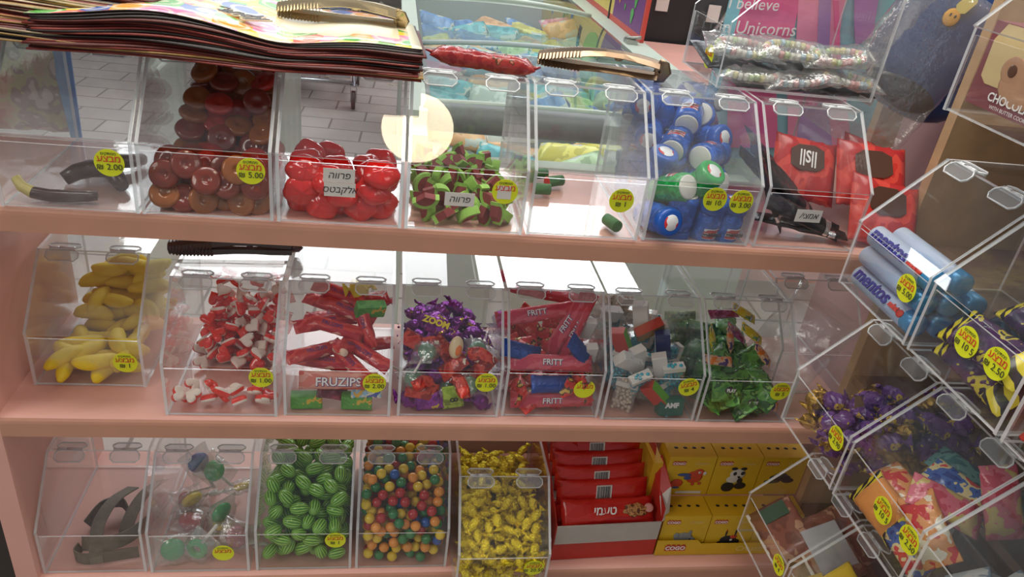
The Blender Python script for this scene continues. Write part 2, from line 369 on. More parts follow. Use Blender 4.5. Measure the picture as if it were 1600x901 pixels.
BIN = dict(
    a1=(-0.598, -0.006, Z1), b1=(-0.4245, -0.006, Z1), c1=(-0.2500, -0.006, Z1), d1=(-0.0758, -0.006, Z1), e1=(0.1010, -0.003, Z1), f1=(0.2790, 0.0, Z1), g1=(0.4575, 0.0, Z1),
    a2=(-0.6470, 0.0775, Z2), b2=(-0.4299, 0.006, Z2), c2=(-0.2505, 0.010, Z2), d2=(-0.0695, 0.0125, Z2), e2=(0.1065, 0.016, Z2), f2=(0.2812, 0.0107, Z2), g2=(0.4555, 0.009, Z2),
    a3=(-0.6642, 0.009, Z3), b3=(-0.4871, 0.0065, Z3), c3=(-0.3066, 0.0077, Z3), d3=(-0.1293, 0.0079, Z3), e3=(0.051, -0.0544, Z3))
BT = {}; BM = {}
BLAB = dict(a1='clear lidded bin of dark gummy snakes under the candy bag stack', b1='clear lidded bin heaped with brown and red gummy discs', c1='clear lidded bin of big red jelly sweets with two handwritten labels',
    d1='clear lidded bin of green and red watermelon wedge gummies', e1='nearly empty clear bin with one short green log sweet at the front', f1='clear lidded bin filled with blue and green gum bottles', g1='clear lidded bin of black licorice packs and red bags',
    a2='clear lidded bin of yellow banana sweets at the shelf end', b2='clear lidded bin of red and white heart gummies', c2='clear lidded bin of red fruit roll sweets and small green boxes', d2='clear lidded bin of purple twist wraps and lollipops',
    e2='clear lidded bin of long red chew bars', f2='clear lidded bin of small mint cartons with white and teal sweets', g2='clear lidded bin of green wrapped sweets', a3='clear lidded bin of grey sour belts on the lowest shelf',
    b3='clear lidded bin of wrapped lollipops', c3='clear lidded bin of green watermelon bubble gums', d3='clear lidded bin of many coloured gumballs', e3='clear lidded bin packed with gold twist wrapped sweets')
for k, b in BIN.items():
    BM[k] = TR(b); BT[k] = make_bin(BM[k], BLAB[k], clear=ACRB if k in ('a2', 'a1', 'f1') else ACR)
for k, px, py, pr, kw in (('a1', 171, 254, '2.00', {}), ('b1', 392, 267, '5.00', {}), ('d1', 789, 299, '', dict(torn=2)), ('e1', 971, 313, '1', {}), ('f1', 1117, 311, '10.', {}), ('f1', 1158, 315, '3.00', {}),
    ('a2', 196, 566, '1', {}), ('b2', 408, 589, '1.00', {}), ('c2', 585, 598, '2.00', {}), ('d2', 760, 597, '1.00', {}), ('e2', 913, 607, '', dict(torn=1)), ('f2', 1076, 604, '4', dict(tilt=-0.25)), ('g2', 1219, 611, '5', {}),
    ('b3', 349, 863, '', {}), ('c3', 524, 843, '1', {}), ('e3', 834, 886, '20.50', {})):
    u, w = loc2(BIN[k], px, py); sticker(BT[k], u, w, pr, **kw)
for k, px, py, s in (('c1', 530, 274, 'פרווה'), ('c1', 531, 296, 'אלקבטס'), ('d1', 718, 311, 'פרווה'), ('g1', 1263, 337, 'אמצי/')):
    u, w = loc2(BIN[k], px, py); paper_label(BT[k], u, w, s)
RB = {}
def rbin(k, x, y, z, label, **kw):
    T = TR((x, y, z)) @ Matrix.Rotation(kw.pop('rz', -PI / 2), 4, 'Z'); BM[k] = T; BT[k] = make_bin(T, label, **kw)
rbin('A1', 0.560, -0.087, -0.009, 'clear lidded bin of mint rolls on the wooden rack')
rbin('A2', 0.560, -0.2635, -0.009, 'clear lidded bin of black bars with yellow stripes on the wooden rack')
rbin('A3', 0.560, -0.440, -0.009, 'clear bin of red and yellow sweets on the wooden rack, nearest the shopper')
rbin('B1', 0.5655, -0.0614, -0.2834, 'clear lidded bin of purple wrapped sweets below the mint rolls')
rbin('B2', 0.5655, -0.238, -0.2834, 'clear lidded bin of orange, blue and pink packs below the striped bars')
rbin('B3', 0.5655, -0.4145, -0.2834, 'clear bin of pale packs below the red and yellow sweets')
rbin('C1', 0.6026, -0.0007, -0.6098, 'clear bin of brown biscuit packs low on the wooden rack')
rbin('C2', 0.6026, -0.1775, -0.6098, 'clear bin of yellow sweet bags low on the wooden rack')
rbin('T1', 0.560, -0.160, 0.272, 'clear bin holding a chocolate box on the top board of the wooden rack')
rbin('N1', 0.402, 0.318, 0.2015, 'clear bin of candy necklaces turned sideways on top of the bins', lid=False)
def loc3(k, px, py, x):
    p = at(px, py, x=x); q = BM[k].inverted() @ p; return q.x, q.z
for k, px, py, pr, x in (('A1', 1417, 450, '5.00', 0.56), ('A2', 1511, 534, '10 5', 0.56), ('A2', 1558, 568, '2.50', 0.56), ('B1', 1307, 684, '2.90', 0.5655), ('B2', 1380, 797, '10 5', 0.5655), ('B2', 1421, 843, '2.50', 0.5655), ('C1', 1217, 882, '4', 0.6026), ('N1', 1108, 88, '', 0.402)):
    u, w = loc3(k, px, py, x); sticker(BT[k], u, w, pr)
# wooden rack on the right
g = G(); g.box((0.775, 0.075, -1.05), (1.30, 0.095, 0.60)); tag(g.build('rack_side_board', PLY), 'plywood upright of the rack beside the mauve board', 'board')
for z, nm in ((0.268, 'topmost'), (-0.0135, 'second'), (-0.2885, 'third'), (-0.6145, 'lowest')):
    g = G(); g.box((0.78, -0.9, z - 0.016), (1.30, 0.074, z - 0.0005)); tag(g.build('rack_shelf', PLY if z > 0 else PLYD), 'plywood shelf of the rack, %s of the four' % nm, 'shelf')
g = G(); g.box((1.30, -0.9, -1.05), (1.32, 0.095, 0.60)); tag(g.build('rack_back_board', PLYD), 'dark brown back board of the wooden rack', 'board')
# ---------------------------------------------------------------- packing sweets into bins
def pack(n, x0, x1, y0, y1, r, h, seed, K=24, z0=0.0035, must=None):
    """drop spheres of radius r one by one; each comes to rest at the lowest free spot under the height map h(u, v)"""
    R = random.Random(seed); cell = 2 * r; grid = {}; out = []
    def rest(x, y):
        z = z0 + r; cx, cy = int(x // cell), int(y // cell)
        for i in (-1, 0, 1):
            for j in (-1, 0, 1):
                for q in grid.get((cx + i, cy + j), ()):
                    d2 = (q[0] - x) ** 2 + (q[1] - y) ** 2
                    if d2 < 4 * r * r: z = max(z, q[2] + math.sqrt(4 * r * r - d2))
        return z
    fails = 0
    while len(out) < n and fails < 60:
        best = None
        for _ in range(K):
            x, y = R.uniform(x0 + r, x1 - r), R.uniform(y0 + r, y1 - r); z = rest(x, y); s = h(x, y) - (z + r)
            if s > 0 and (best is None or z < best[2]): best = (x, y, z)
        if best is None: fails += 1; continue
        out.append(best); grid.setdefault((int(best[0] // cell), int(best[1] // cell)), []).append(best)
    return out
IN = (TH + 0.001, BW - TH - 0.001, 0.004, BL_ - 0.005)
def lidh(v, top=0.185): return min(BA - 0.012 + v * 1.0, top)
def rrot(R=rnd): return (R.uniform(0, 6.28), R.uniform(0, 6.28), R.uniform(0, 6.28))
# gumballs ---------------------------------------------------------------
GB = [('yellow', (0.85, 0.60, 0.03)), ('orange', (0.88, 0.33, 0.04)), ('green', (0.02, 0.22, 0.06)), ('red', (0.50, 0.02, 0.02)), ('blue', (0.01, 0.10, 0.42))]
gp = []
for nm, c in GB:
    g = G(); g.ell((0, 0, 0), (0.0096,) * 3, 18, 12); o = g.build('gumball', M('gumball_' + nm, c, 0.25, coat=0.4, var=0.03)); gp.append(Proto(o))
pts = pack(900, *IN, 0.0097, lambda u, v: lidh(v, 0.165), 5, K=10)
key = lambda p: min(lidh(p[1], 0.165) - p[2], p[1] * 0.9)
pts.sort(key=key); R = random.Random(3)
rest_ = G()
for i, p in enumerate(pts):
    c = R.choices(range(5), (30, 25, 22, 13, 8))[0]
    if i < 300: gp[c].new(BM['d3'] @ RT(p, rrot(R)), GB[c][0] + ' gumball in the clear bin of gumballs', 'gumballs', 'gumball')
    else: rest_.ell(p, (0.0096,) * 3, 10, 6, c)
if len(pts) > 300: tag(rest_.build('gumballs_below', [MATS['gumball_' + n] for n, _ in GB], T=BM['d3']), 'gumballs buried deeper in the clear gumball bin', 'gumballs', kind='stuff')
# watermelon gums --------------------------------------------------------
m = bpy.data.materials.new('melon_rind'); m.use_nodes = True; nt = m.node_tree; b = nt.nodes['Principled BSDF']; b.inputs['Roughness'].default_value = 0.3; b.inputs['Coat Weight'].default_value = 0.3
tc = nd(nt, 'ShaderNodeTexCoord'); sp = nd(nt, 'ShaderNodeSeparateXYZ'); nt.links.new(tc.outputs['Object'], sp.inputs[0])
an = nd(nt, 'ShaderNodeMath', operation='ARCTAN2'); nt.links.new(sp.outputs['Y'], an.inputs[0]); nt.links.new(sp.outputs['X'], an.inputs[1])
mu = nd(nt, 'ShaderNodeMath', operation='MULTIPLY'); nt.links.new(an.outputs[0], mu.inputs[0]); mu.inputs[1].default_value = 14
nz = nd(nt, 'ShaderNodeTexNoise', Scale=300.0); nt.links.new(tc.outputs['Object'], nz.inputs['Vector'])
ad = nd(nt, 'ShaderNodeMath', operation='MULTIPLY_ADD'); nt.links.new(nz.outputs['Fac'], ad.inputs[0]); ad.inputs[1].default_value = 1.6; nt.links.new(mu.outputs[0], ad.inputs[2])
si = nd(nt, 'ShaderNodeMath', operation='SINE'); nt.links.new(ad.outputs[0], si.inputs[0])
cr = nd(nt, 'ShaderNodeValToRGB'); cr.color_ramp.elements[0].position = 0.35; cr.color_ramp.elements[0].color = (0.07, 0.30, 0.015, 1); cr.color_ramp.elements[1].position = 0.75; cr.color_ramp.elements[1].color = (0.50, 0.80, 0.13, 1)
nt.links.new(si.outputs[0], cr.inputs[0]); nt.links.new(cr.outputs[0], b.inputs['Base Color'])
g = G(); g.ell((0, 0, 0), (0.0118, 0.0118, 0.0172), 26, 14); mel = Proto(g.build('watermelon_gum', m))
R = random.Random(8)
for p in pack(290, *IN, 0.0132, lambda u, v: lidh(v, 0.16) * (1 if v > 0.02 else 1), 9, K=14):
    mel.new(BM['c3'] @ RT(p, (R.choice((PI / 2, R.uniform(0, 3))), R.uniform(-0.4, 0.4), R.uniform(0, 6))), 'striped green watermelon bubble gum in the clear bin', 'watermelon gums', 'gum')
# generic wrapped sweets -------------------------------------------------
def twist(L, r, seed, fan=0.011, n=16, twists=2):
    """twist-wrapped sweet: crinkled core with two fanned ends"""
    R = random.Random(seed); g = G(); rs = []; prof = []
    half = L * 0.30
    for i in range(5): prof.append((-L / 2 + (L / 2 - half) * i / 4, [fan, fan * 0.75, fan * 0.45, 0.0022, 0.003][i], [0.0012, 0.002, 0.0025, 0.002, 0.003][i]))
    for i in range(1, 8):
        a = -1 + i * 0.25; k = math.sqrt(max(0, 1 - a * a)) ** 0.7; prof.append((half * a, 0.003 + (r - 0.003) * k, 0.003 + (r * 0.8 - 0.003) * k))
    prof += [(-x, a, b) for x, a, b in prof[:5][::-1]]
    tw = R.uniform(-0.6, 0.6)
    for i, (x, a, b) in enumerate(prof):
        end = i < 4 or i > len(prof) - 5; ring = []
        for j in range(n):
            t = 2 * PI * j / n; q = 1 + R.uniform(-0.12, 0.12); zz = (R.uniform(-1, 1) * 0.0022 if end else 0)
            y, z = a * math.cos(t) * q, b * math.sin(t) * q + zz
            th = tw * (1 if i < 6 else -1 if i > len(prof) - 7 else 0); ring.append((x + R.uniform(-0.0006, 0.0006), y * math.cos(th) - z * math.sin(th), y * math.sin(th) + z * math.cos(th)))
        rs.append(ring)
    g.rings(rs, 0, False); return g
def flow(L, Wd, T, seed, crimp=0.012, bend=0.0, band=None, fl=0.35, n=16, k=15, crink=0.05):
    """pillow pack with flat crimped ends"""
    R = random.Random(seed); g = G(); rs = []; ms = []
    for i in range(k):
        s = i / (k - 1); x = (s - 0.5) * L; e = min(s, 1 - s) * L
        f = 0.0 if e < crimp * 0.6 else min(1, (e - crimp * 0.6) / (crimp * 1.5)) ** 0.5
        ring = []
        for j in range(n):
            t = 2 * PI * j / n; c, sn = math.cos(t), math.sin(t)
            w = Wd / 2 * (1 + 0.06 * (1 - f)) * math.copysign(abs(c) ** 0.8, c); z = (T / 2 * f + 0.0006) * math.copysign(abs(sn) ** (0.7), sn)
            z += R.uniform(-1, 1) * T * crink * f + (0.0009 * (1 if i % 2 else -1) if f == 0 else 0) + bend * ((s - 0.5) ** 2) * 4; w += R.uniform(-1, 1) * Wd * 0.015
            ring.append((x, w, z))
        rs.append(ring); ms.append(1 if band and band[0] <= s <= band[1] else 0)
    g.rings(rs, ms, True); return g
GOLD = M('gold_foil', (0.88, 0.70, 0.02), 0.16, 0.6, var=0.15, nscale=120, bump=1.0, bscale=260)
gold = [Proto(twist(0.040, 0.0085, 40 + i, 0.010).build('gold_sweet', GOLD)) for i in range(5)]
pts = pack(430, *IN, 0.0098, lambda u, v: lidh(v, 0.150), 12, K=8); pts.sort(key=lambda p: min(lidh(p[1], 0.15) - p[2], p[1] * 0.9)); R = random.Random(5)
rest_ = G()
for i, p in enumerate(pts):
    q = (min(max(p[0], 0.022), BW - 0.022), min(max(p[1], 0.016), 0.25), max(p[2], 0.013))
    if i < 280: gold[i % 5].new(BM['e3'] @ RT(q, (R.uniform(-0.7, 0.7), R.uniform(-0.6, 0.6), R.uniform(0, 6))), 'gold foil twist-wrapped sweet in the clear bin', 'gold wrapped sweets', 'candy')
    else: rest_.add([v.co.copy() for v in gold[i % 5].o.data.vertices], [list(pp.vertices) for pp in gold[i % 5].o.data.polygons], 0, False, RT(q, rrot(R)))
if len(pts) > 280: tag(rest_.build('gold_sweets_below', GOLD, T=BM['e3']), 'gold wrapped sweets buried deeper in the bin', 'candy', kind='stuff')
# bananas ----------------------------------------------------------------
g = G(); P_ = []; rr_ = []
for i in range(13):
    a = (i / 12 - 0.5) * 1.25; P_.append((0.056 * math.sin(a), 0, 0.056 * (math.cos(a) - 1) + 0.007)); e = min(i, 12 - i) / 12
    rr_.append([0.0045, 0.0085, 0.0115, 0.0132, 0.0142, 0.0147, 0.015][min(i, 12 - i)])
g.tube(P_, rr_, 10, flat=0.85, up=(0, 1, 0)); ban = Proto(g.build('banana_sweet', M('banana_foam', (0.90, 0.66, 0.03), 0.55, var=0.05, nscale=60, sss=0.15)))
R = random.Random(31)
def hb(u, v):
    if v < 0.085: return 0.052
    if u < 0.042 and v > 0.12: return 0
    return 0.035 if v < 0.14 else min(0.03 + (v - 0.12) * 0.95, 0.125)
for p in pack(70, 0.004, BW - 0.004, 0.006, BL_ - 0.006, 0.0142, hb, 4, K=30):
    q = (min(max(p[0], 0.040), BW - 0.040), min(max(p[1], 0.021), 0.235), max(p[2], 0.0185))
    ban.new(BM['a2'] @ RT(q, (R.uniform(-0.5, 0.5) + (PI / 2 if R.random() < 0.6 else 0), R.uniform(-0.15, 0.15), R.choice((R.uniform(-0.5, 0.5), R.uniform(0, 6))))), 'yellow foam banana sweet in the clear bin', 'banana sweets', 'candy')
# hearts -----------------------------------------------------------------
def heart_out(s, n=22):
    o = []
    for i in range(n):
        t = 2 * PI * i / n; o.append((s * 0.062 * 16 * math.sin(t) ** 3, s * 0.062 * (13 * math.cos(t) - 5 * math.cos(2 * t) - 2 * math.cos(3 * t) - math.cos(4 * t) + 2)))
    return o
RG = M('red_jelly', (0.88, 0.025, 0.01), 0.12, coat=0.6, var=0.05, sss=0.25); FOAM = M('white_foam', (0.90, 0.78, 0.68), 0.6, var=0.03, sss=0.15)
g = G(); rs = []
for sc_, z in ((0.0100, 0), (0.0132, 0.001), (0.0140, 0.004), (0.0140, 0.0062), (0.0130, 0.0100), (0.0098, 0.0118)):
    rs.append([(x, y, z - 0.005) for x, y in heart_out(sc_)])
g.rings(rs, [0, 0, 1, 1, 1]); hrt = Proto(g.build('heart_gummy', [FOAM, RG])); R = random.Random(17)
def hh(u, v):
    if v < 0.04: return 0.042
    if v < 0.125: return 0.03 if (u > 0.125 or (u < 0.03 and v < .08)) else 0
    if u < 0.03: return 0.03
    return min(0.045 + (v - 0.125) * 0.75, 0.14)
for p in pack(150, *IN, 0.0107, hh, 21, K=14):
    q = (min(max(p[0], 0.018), BW - 0.018), min(max(p[1], 0.017), 0.25), p[2])
    hrt.new(BM['b2'] @ RT(q, (R.choice((0, PI)) + R.uniform(-1.0, 1.0), R.uniform(-0.8, 0.8), R.uniform(0, 6))), 'red and white gummy heart in the clear bin', 'gummy hearts', 'candy')
# brown gummy discs ------------------------------------------------------
DCOL = [('dark red', (0.22, 0.025, 0.01)), ('amber brown', (0.34, 0.10, 0.02)), ('bright red', (0.50, 0.03, 0.015))]
dp = []
for nm, c in DCOL:
    g = G(); g.lathe([(0.0005, -0.002), (0.006, -0.002), (0.010, -0.0055), (0.016, -0.006), (0.0195, -0.003), (0.0205, 0), (0.0195, 0.003), (0.017, 0.0055), (0.0135, 0.0048), (0.012, 0.0060), (0.0095, 0.0050), (0.008, 0.0058), (0.005, 0.0025), (0.0005, 0.002)], 26)
    dp.append(Proto(g.build('gummy_disc', M('jelly_' + nm, c, 0.18, coat=0.5, var=0.12, nscale=90, sss=0.15))))
R = random.Random(12)
def hd(u, v):
    if v < 0.085: return 0.078
    if u < 0.040: return 0.02
    return min(0.078 + (v - 0.085) * 0.9, 0.165)
for p in pack(150, *IN, 0.0135, hd, 2, K=20):
    q = (min(max(p[0], 0.025), BW - 0.025), min(max(p[1], 0.022), 0.24), max(p[2], 0.014)); c = R.choices((0, 1, 2), (5, 3, 3))[0]
    tl = R.uniform(0.8, 1.5) if q[1] < 0.06 else R.uniform(0.1, 1.1)
    dp[c].new(BM['b1'] @ RT(q, (tl, R.uniform(-0.35, 0.35), R.uniform(-0.5, 0.5))), DCOL[c][0] + ' round gummy disc in the heaped bin', 'gummy discs', 'candy')
# big red jellies ---------------------------------------------------------
RJ = M('clear_red_jelly', (0.72, 0.008, 0.006), 0.1, coat=0.8, var=0.10, nscale=40, sss=0.2)
jel = []
for i in range(3):
    R = random.Random(60 + i); ph = R.uniform(0, 6)
    g = G(); g.ell((0, 0, 0), (0.026, 0.022, 0.013), 24, 14, fn=lambda d: 1 + 0.05 * math.sin(5 * math.atan2(d.y, d.x) + ph) + 0.06 * noise.noise(d * 2.2 + Vector((i * 3, 0, 0)))); jel.append(Proto(g.build('red_jelly_sweet', RJ)))
R = random.Random(14)
def hj(u, v):
    side = abs(u - 0.095) / 0.08
    return 0.066 + 0.03 * side if v < 0.07 else (0.085 if u < 0.06 and v < 0.13 else (0.07 if u > 0.12 and v < .15 else 0))
for i, p in enumerate(pack(40, *IN, 0.0150, hj, 6, K=30)):
    q = (min(max(p[0], 0.031), BW - 0.031), max(p[1], 0.027), max(p[2], 0.018))
    jel[i % 3].new(BM['c1'] @ RT(q, (R.uniform(0.6, 1.5), R.uniform(-0.4, 0.4), R.uniform(-0.6, 0.6))), 'big glossy red jelly sweet in the bin with two paper labels', 'big red jellies', 'candy')
# watermelon wedges -------------------------------------------------------
g = G(); n = 12; sec = [(0.021 * math.cos(a), 0.021 * math.sin(a)) for a in [PI * 0.12 + PI * 0.76 * i / n for i in range(n + 1)]]; inn = [(x * 0.72, y * 0.72 + 0.001) for x, y in sec]
for (o1, i1, mt) in ((sec, inn, 0),):
    pl = o1 + i1[::-1]; g.prism([(x, y - 0.012) for x, y in pl], 'z', -0.0065, 0.0065, 0, 0)
g.prism([(x, y - 0.012) for x, y in inn] + [(0, -0.012)], 'z', -0.006, 0.006, 1, 1)
wm = Proto(g.build('watermelon_wedge', [M('sour_green', (0.32, 0.58, 0.09), 0.6, var=0.1, nscale=120, bump=0.5, bscale=900), M('sour_dark_red', (0.26, 0.03, 0.03), 0.55, var=0.15, nscale=120, bump=0.5, bscale=900)])); R = random.Random(10)
def hw(u, v):
    if v < 0.12: return 0.062
    return 0.05 if v < 0.2 else 0.075
for p in pack(75, *IN, 0.0118, hw, 16, K=20):
    q = (min(max(p[0], 0.024), BW - 0.024), min(max(p[1], 0.022), 0.24), max(p[2], 0.016))
    wm.new(BM['d1'] @ RT(q, rrot(R)), 'green and red watermelon wedge gummy in the clear bin', 'watermelon wedges', 'candy')
# gummy snakes and green logs ---------------------------------------------
SN = M('dark_gummy', (0.055, 0.02, 0.018), 0.3, coat=0.3, var=0.2, nscale=60); SNT = M('cream_tip', (0.62, 0.50, 0.15), 0.35)
def snake(pts, r, label, tip=True):
    g = G(); n = len(pts); g.tube(pts, [r * (0.75 + 0.25 * math.sin(PI * i / (n - 1))) for i in range(n)], 12, [1 if (tip and i < 2) else 0 for i in range(n)], T=None)
    tag(g.build('gummy_snake', [SN, SNT], T=BM['a1']), label, 'candy')
snake([(0.012, 0.028, 0.030), (0.020, 0.022, 0.020), (0.034, 0.018, 0.014), (0.055, 0.016, 0.012), (0.08, 0.017, 0.012), (0.10, 0.020, 0.012), (0.112, 0.022, 0.013)], 0.0085, 'dark gummy snake with a cream tip at the front of its bin')
snake([(0.052, 0.075, 0.012), (0.065, 0.085, 0.019), (0.08, 0.10, 0.020), (0.10, 0.105, 0.019), (0.115, 0.09, 0.016), (0.13, 0.065, 0.012)], 0.013, 'dark brown arched gummy behind the snake with the cream tip', False)
snake([(0.085, 0.15, 0.012), (0.10, 0.14, 0.018), (0.12, 0.15, 0.016), (0.13, 0.17, 0.012)], 0.011, 'short dark gummy at the back of the snake bin', False)
LGR = M('dark_sour_green', (0.05, 0.16, 0.04), 0.55, var=0.2, nscale=90, bump=0.4, bscale=700); LRE = M('log_red', (0.65, 0.03, 0.02), 0.4)
g = G(); g.lathe([(0.0085, -0.016), (0.0092, -0.0155), (0.0092, 0.0155), (0.0085, 0.016)], 18, [1, 0, 0]); lg = Proto(g.build('log_sweet', [LGR, LRE]))
lg.new(BM['e1'] @ RT((0.136, 0.030, 0.0135), (PI / 2 - 0.05, 0, 0.3)), 'short green log sweet with a red end alone at the front of its bin', 'log sweets', 'candy')
for i, (a, b_, c) in enumerate(((0.03, 0.20, 0.0135), (0.045, 0.15, 0.0135), (0.052, 0.22, 0.0135), (0.075, 0.19, 0.0135))):
    lg.new(BM['e1'] @ RT((a, b_, c), (PI / 2, 0, 1.4 + i * 0.2)), 'dark green log sweet lying at the back of the nearly empty bin', 'log sweets', 'candy')
# gum bottles --------------------------------------------------------------
def bottle(nm, col):
    t = empty('gum_bottle'); t['category'] = 'bottle'
    B = PRINT('bottle_sleeve_' + nm, [col, col, tuple(min(1, c * 1.5 + 0.01) for c in col), col], 70, 0.18)
    g = G(); g.lathe([(0.017, -0.036), (0.0215, -0.034), (0.0225, -0.028), (0.0225, 0.008), (0.020, 0.014), (0.0205, 0.018)], 26); g.build('body', B, t)
    g = G(); g.lathe([(0.0208, 0.0185), (0.0222, 0.021), (0.0222, 0.034), (0.020, 0.0375), (0.017, 0.038)], 26, 0); g.build('cap', M('bottle_cap_' + nm, tuple(c * 1.1 for c in col), 0.3, coat=0.3), t)
    g = G(); g.lathe([(0.0165, -0.0375), (0.0185, -0.0365), (0.0185, -0.0355)], 24); g.build('base_disc', WHITE, t)
    g = G(); n = 10; rs = []
    for k in range(2):
        pass
    A_ = [(-0.6 + 1.2 * i / n) for i in range(n + 1)]
    vs = [(0.0228 * math.sin(a), -0.0228 * math.cos(a), z) for z in (-0.020, -0.002) for a in A_]; fs = [(i, i + 1, n + 2 + i, n + 1 + i) for i in range(n)]
    g.add(vs, fs, 0, True); lb = g.build('label', PRINT('gum_label_' + nm, [(0.9, 0.9, 0.9), (0.65, 0.03, 0.03), (0.9, 0.9, 0.92), (0.05, 0.05, 0.3)], 38, 0.25, (0.3, 0.3, 3)), t)
    text('mentos', 0.0115, INK, lb, RT((0, -0.0245, -0.011)) @ Euler((PI / 2, 0, 0)).to_matrix().to_4x4(), bold=0.03)
    g = G(); g.lathe([(0.0005, 0.0385), (0.0120, 0.0387), (0.0125, 0.0382)], 20); g.build('cap_sticker', PRINT('cap_seal', [(0.85, 0.85, 0.85), (0.7, 0.03, 0.03), (0.9, 0.9, 0.9)], 40), t)
    return Proto(t)
bb = bottle('blue', (0.012, 0.09, 0.42)); gg = bottle('green', (0.01, 0.32, 0.06)); pv = bottle('violet', (0.05, 0.04, 0.30))
R = random.Random(4)
FX = [  # (px, py, depth, proto, rotation, what sets it apart)
 (1022, 349, 0.028, bb, (1.35, 0.1, 0.25), 'lying with its red and white cap forward at the bottom corner'), (1062, 338, 0.028, bb, (PI, 0.05, 0.35), 'standing upside down at the front, second from the corner'),
 (1102, 352, 0.028, bb, (0.1, 0.05, 0.2), 'standing upright at the front under the price stickers'), (1141, 352, 0.030, bb, (0.05, 0.1, 0.3), 'standing upright at the front corner beside the black packs'),
 (1048, 294, 0.045, gg, (-2.0, 0.0, 0.45), 'green, showing its round white base'), (1092, 290, 0.045, gg, (0.5, 0.3, 0.0), 'green, tilted behind the price sticker')]
used = []
for px, py, v, P2, ro, l in FX:
    p = at(px, py, y=BIN['f1'][1] + v); q = BM['f1'].inverted() @ p; q.x = min(max(q.x, 0.027), 0.143); q.z = max(q.z, 0.026); used.append(q)
    P2.new(TR(BM['f1'] @ q) @ Euler(ro).to_matrix().to_4x4(), ('' if 'green' in l else 'blue ') + 'gum bottle ' + l, 'gum bottles', 'bottle')
for i, p in enumerate(pack(60, 0.005, BW - 0.005, 0.045, BL_ - 0.006, 0.0225, lambda u, v: 0.075 if v < 0.06 else min(0.09 + (v - .05) * 0.9, 0.19), 3, K=40)):
    q = Vector((min(max(p[0], 0.03), BW - 0.03), min(p[1] + 0.012, BL_ - 0.04), max(p[2], 0.03)))
    if any((q - k).length < 0.036 for k in used): continue
    P2 = pv if i % 6 == 5 else bb
    P2.new(BM['f1'] @ TR(q) @ Euler((R.choice((PI / 2, -PI / 2, 0, PI)) + R.uniform(-0.5, 0.5), R.uniform(-0.5, 0.5), R.uniform(-0.9, 0.9))).to_matrix().to_4x4(), ('violet' if P2 is pv else 'blue') + ' gum bottle in the pile inside its clear bin', 'gum bottles', 'bottle')
# ---------------------------------------------------------------- wrapped sweets, middle shelf
XF = Euler((PI / 2, 0, 0)).to_matrix().to_4x4()
REDW = PRINT('red_fruit_wrap', [(0.62, 0.03, 0.03), (0.75, 0.07, 0.06), (0.55, 0.02, 0.04), (0.85, 0.45, 0.35)], 45, 0.18, (0.35, 1, 1), bump=0.5, edges=[0, 0.4, 0.5, 0.66])
PALE = PRINT('pale_fruit_wrap', [(0.72, 0.20, 0.16), (0.80, 0.36, 0.30), (0.75, 0.12, 0.10)], 35, 0.2, (0.3, 1, 1), bump=0.4)
VIO = M('violet_ink', (0.16, 0.03, 0.20), 0.4, var=0); WTX = M('white_ink', (0.92, 0.90, 0.88), 0.4, var=0); YTX = M('yellow_ink', (0.88, 0.72, 0.04), 0.4, var=0)
def packproto(name, L, Wd, T, seed, mats, txt=None, tsize=0.01, tmat=None, band=None, shadow=None, **kw):
    o = flow(L, Wd, T, seed, band=band, **kw).build(name, mats)
    if txt:
        if shadow: text(txt, tsize, shadow, o, RT((0.0006, -0.0006, T / 2 + 0.0012)), bold=0.05)
        text(txt, tsize, tmat, o, RT((0, 0, T / 2 + 0.0018)), bold=0.012)
    return Proto(o)
def wpos(k, u, v, w, rx=0, ry=0, rz=0): return BM[k] @ RT((u, v, w), (rx, ry, rz))
fz = packproto('fruit_roll', 0.105, 0.024, 0.014, 3, [REDW], 'FRUZIPS', 0.010, VIO)
fb = packproto('fruit_roll', 0.125, 0.030, 0.020, 5, [PALE], 'FRUZIPS', 0.020, WTX, shadow=VIO)
fb.new(wpos('c2', 0.085, 0.020, 0.058, 1.25, 0, 0.02), 'big pale red fruit roll sweet lettered FRUZIPS across the front of its bin', 'fruit roll sweets', 'candy')
C2 = [(0.045, 0.06, 0.085, .5, .1, .6), (0.10, 0.07, 0.09, .6, .5, 1.0), (0.125, 0.06, 0.085, .7, .1, -.7), (0.07, 0.10, 0.11, .6, .1, -.3), (0.09, 0.13, 0.125, .5, .2, -.4), (0.12, 0.11, 0.12, .8, .7, -1.2),
      (0.055, 0.12, 0.105, .6, 0, .4), (0.11, 0.16, 0.125, .4, -.1, .3), (0.06, 0.17, 0.11, .5, 0, -.5), (0.13, 0.18, 0.10, .3, 0, .9), (0.06, 0.06, 0.065, .4, 0, -.2), (0.12, 0.10, 0.075, .4, 0, .2), (0.08, 0.15, 0.145, .7, .15, -.35), (0.07, 0.2, 0.07, .2, 0, .2), (0.1, 0.05, .075, .5, .2, -.9)]
for i, c in enumerate(C2): fz.new(wpos('c2', *c), 'small red fruit roll sweet in the heap of its clear bin', 'small fruit rolls', 'candy')
GB_ = PRINT('green_carton', [(0.06, 0.32, 0.04), (0.10, 0.42, 0.06), (0.75, 0.50, 0.05), (0.5, 0.05, 0.03)], 60, 0.35, edges=[0, 0.42, 0.62, 0.70])
def carton(name, sx, sy, sz, mats, face=None):
    g = G(); r = 0.0012; g.prism([(-sx / 2, -sy / 2 + r), (-sx / 2 + r, -sy / 2), (sx / 2 - r, -sy / 2), (sx / 2, -sy / 2 + r), (sx / 2, sy / 2 - r), (sx / 2 - r, sy / 2), (-sx / 2 + r, sy / 2), (-sx / 2, sy / 2 - r)], 'z', -sz / 2, sz / 2, 1 if len(mats) > 1 else 0, 0)
    return g.build(name, mats)
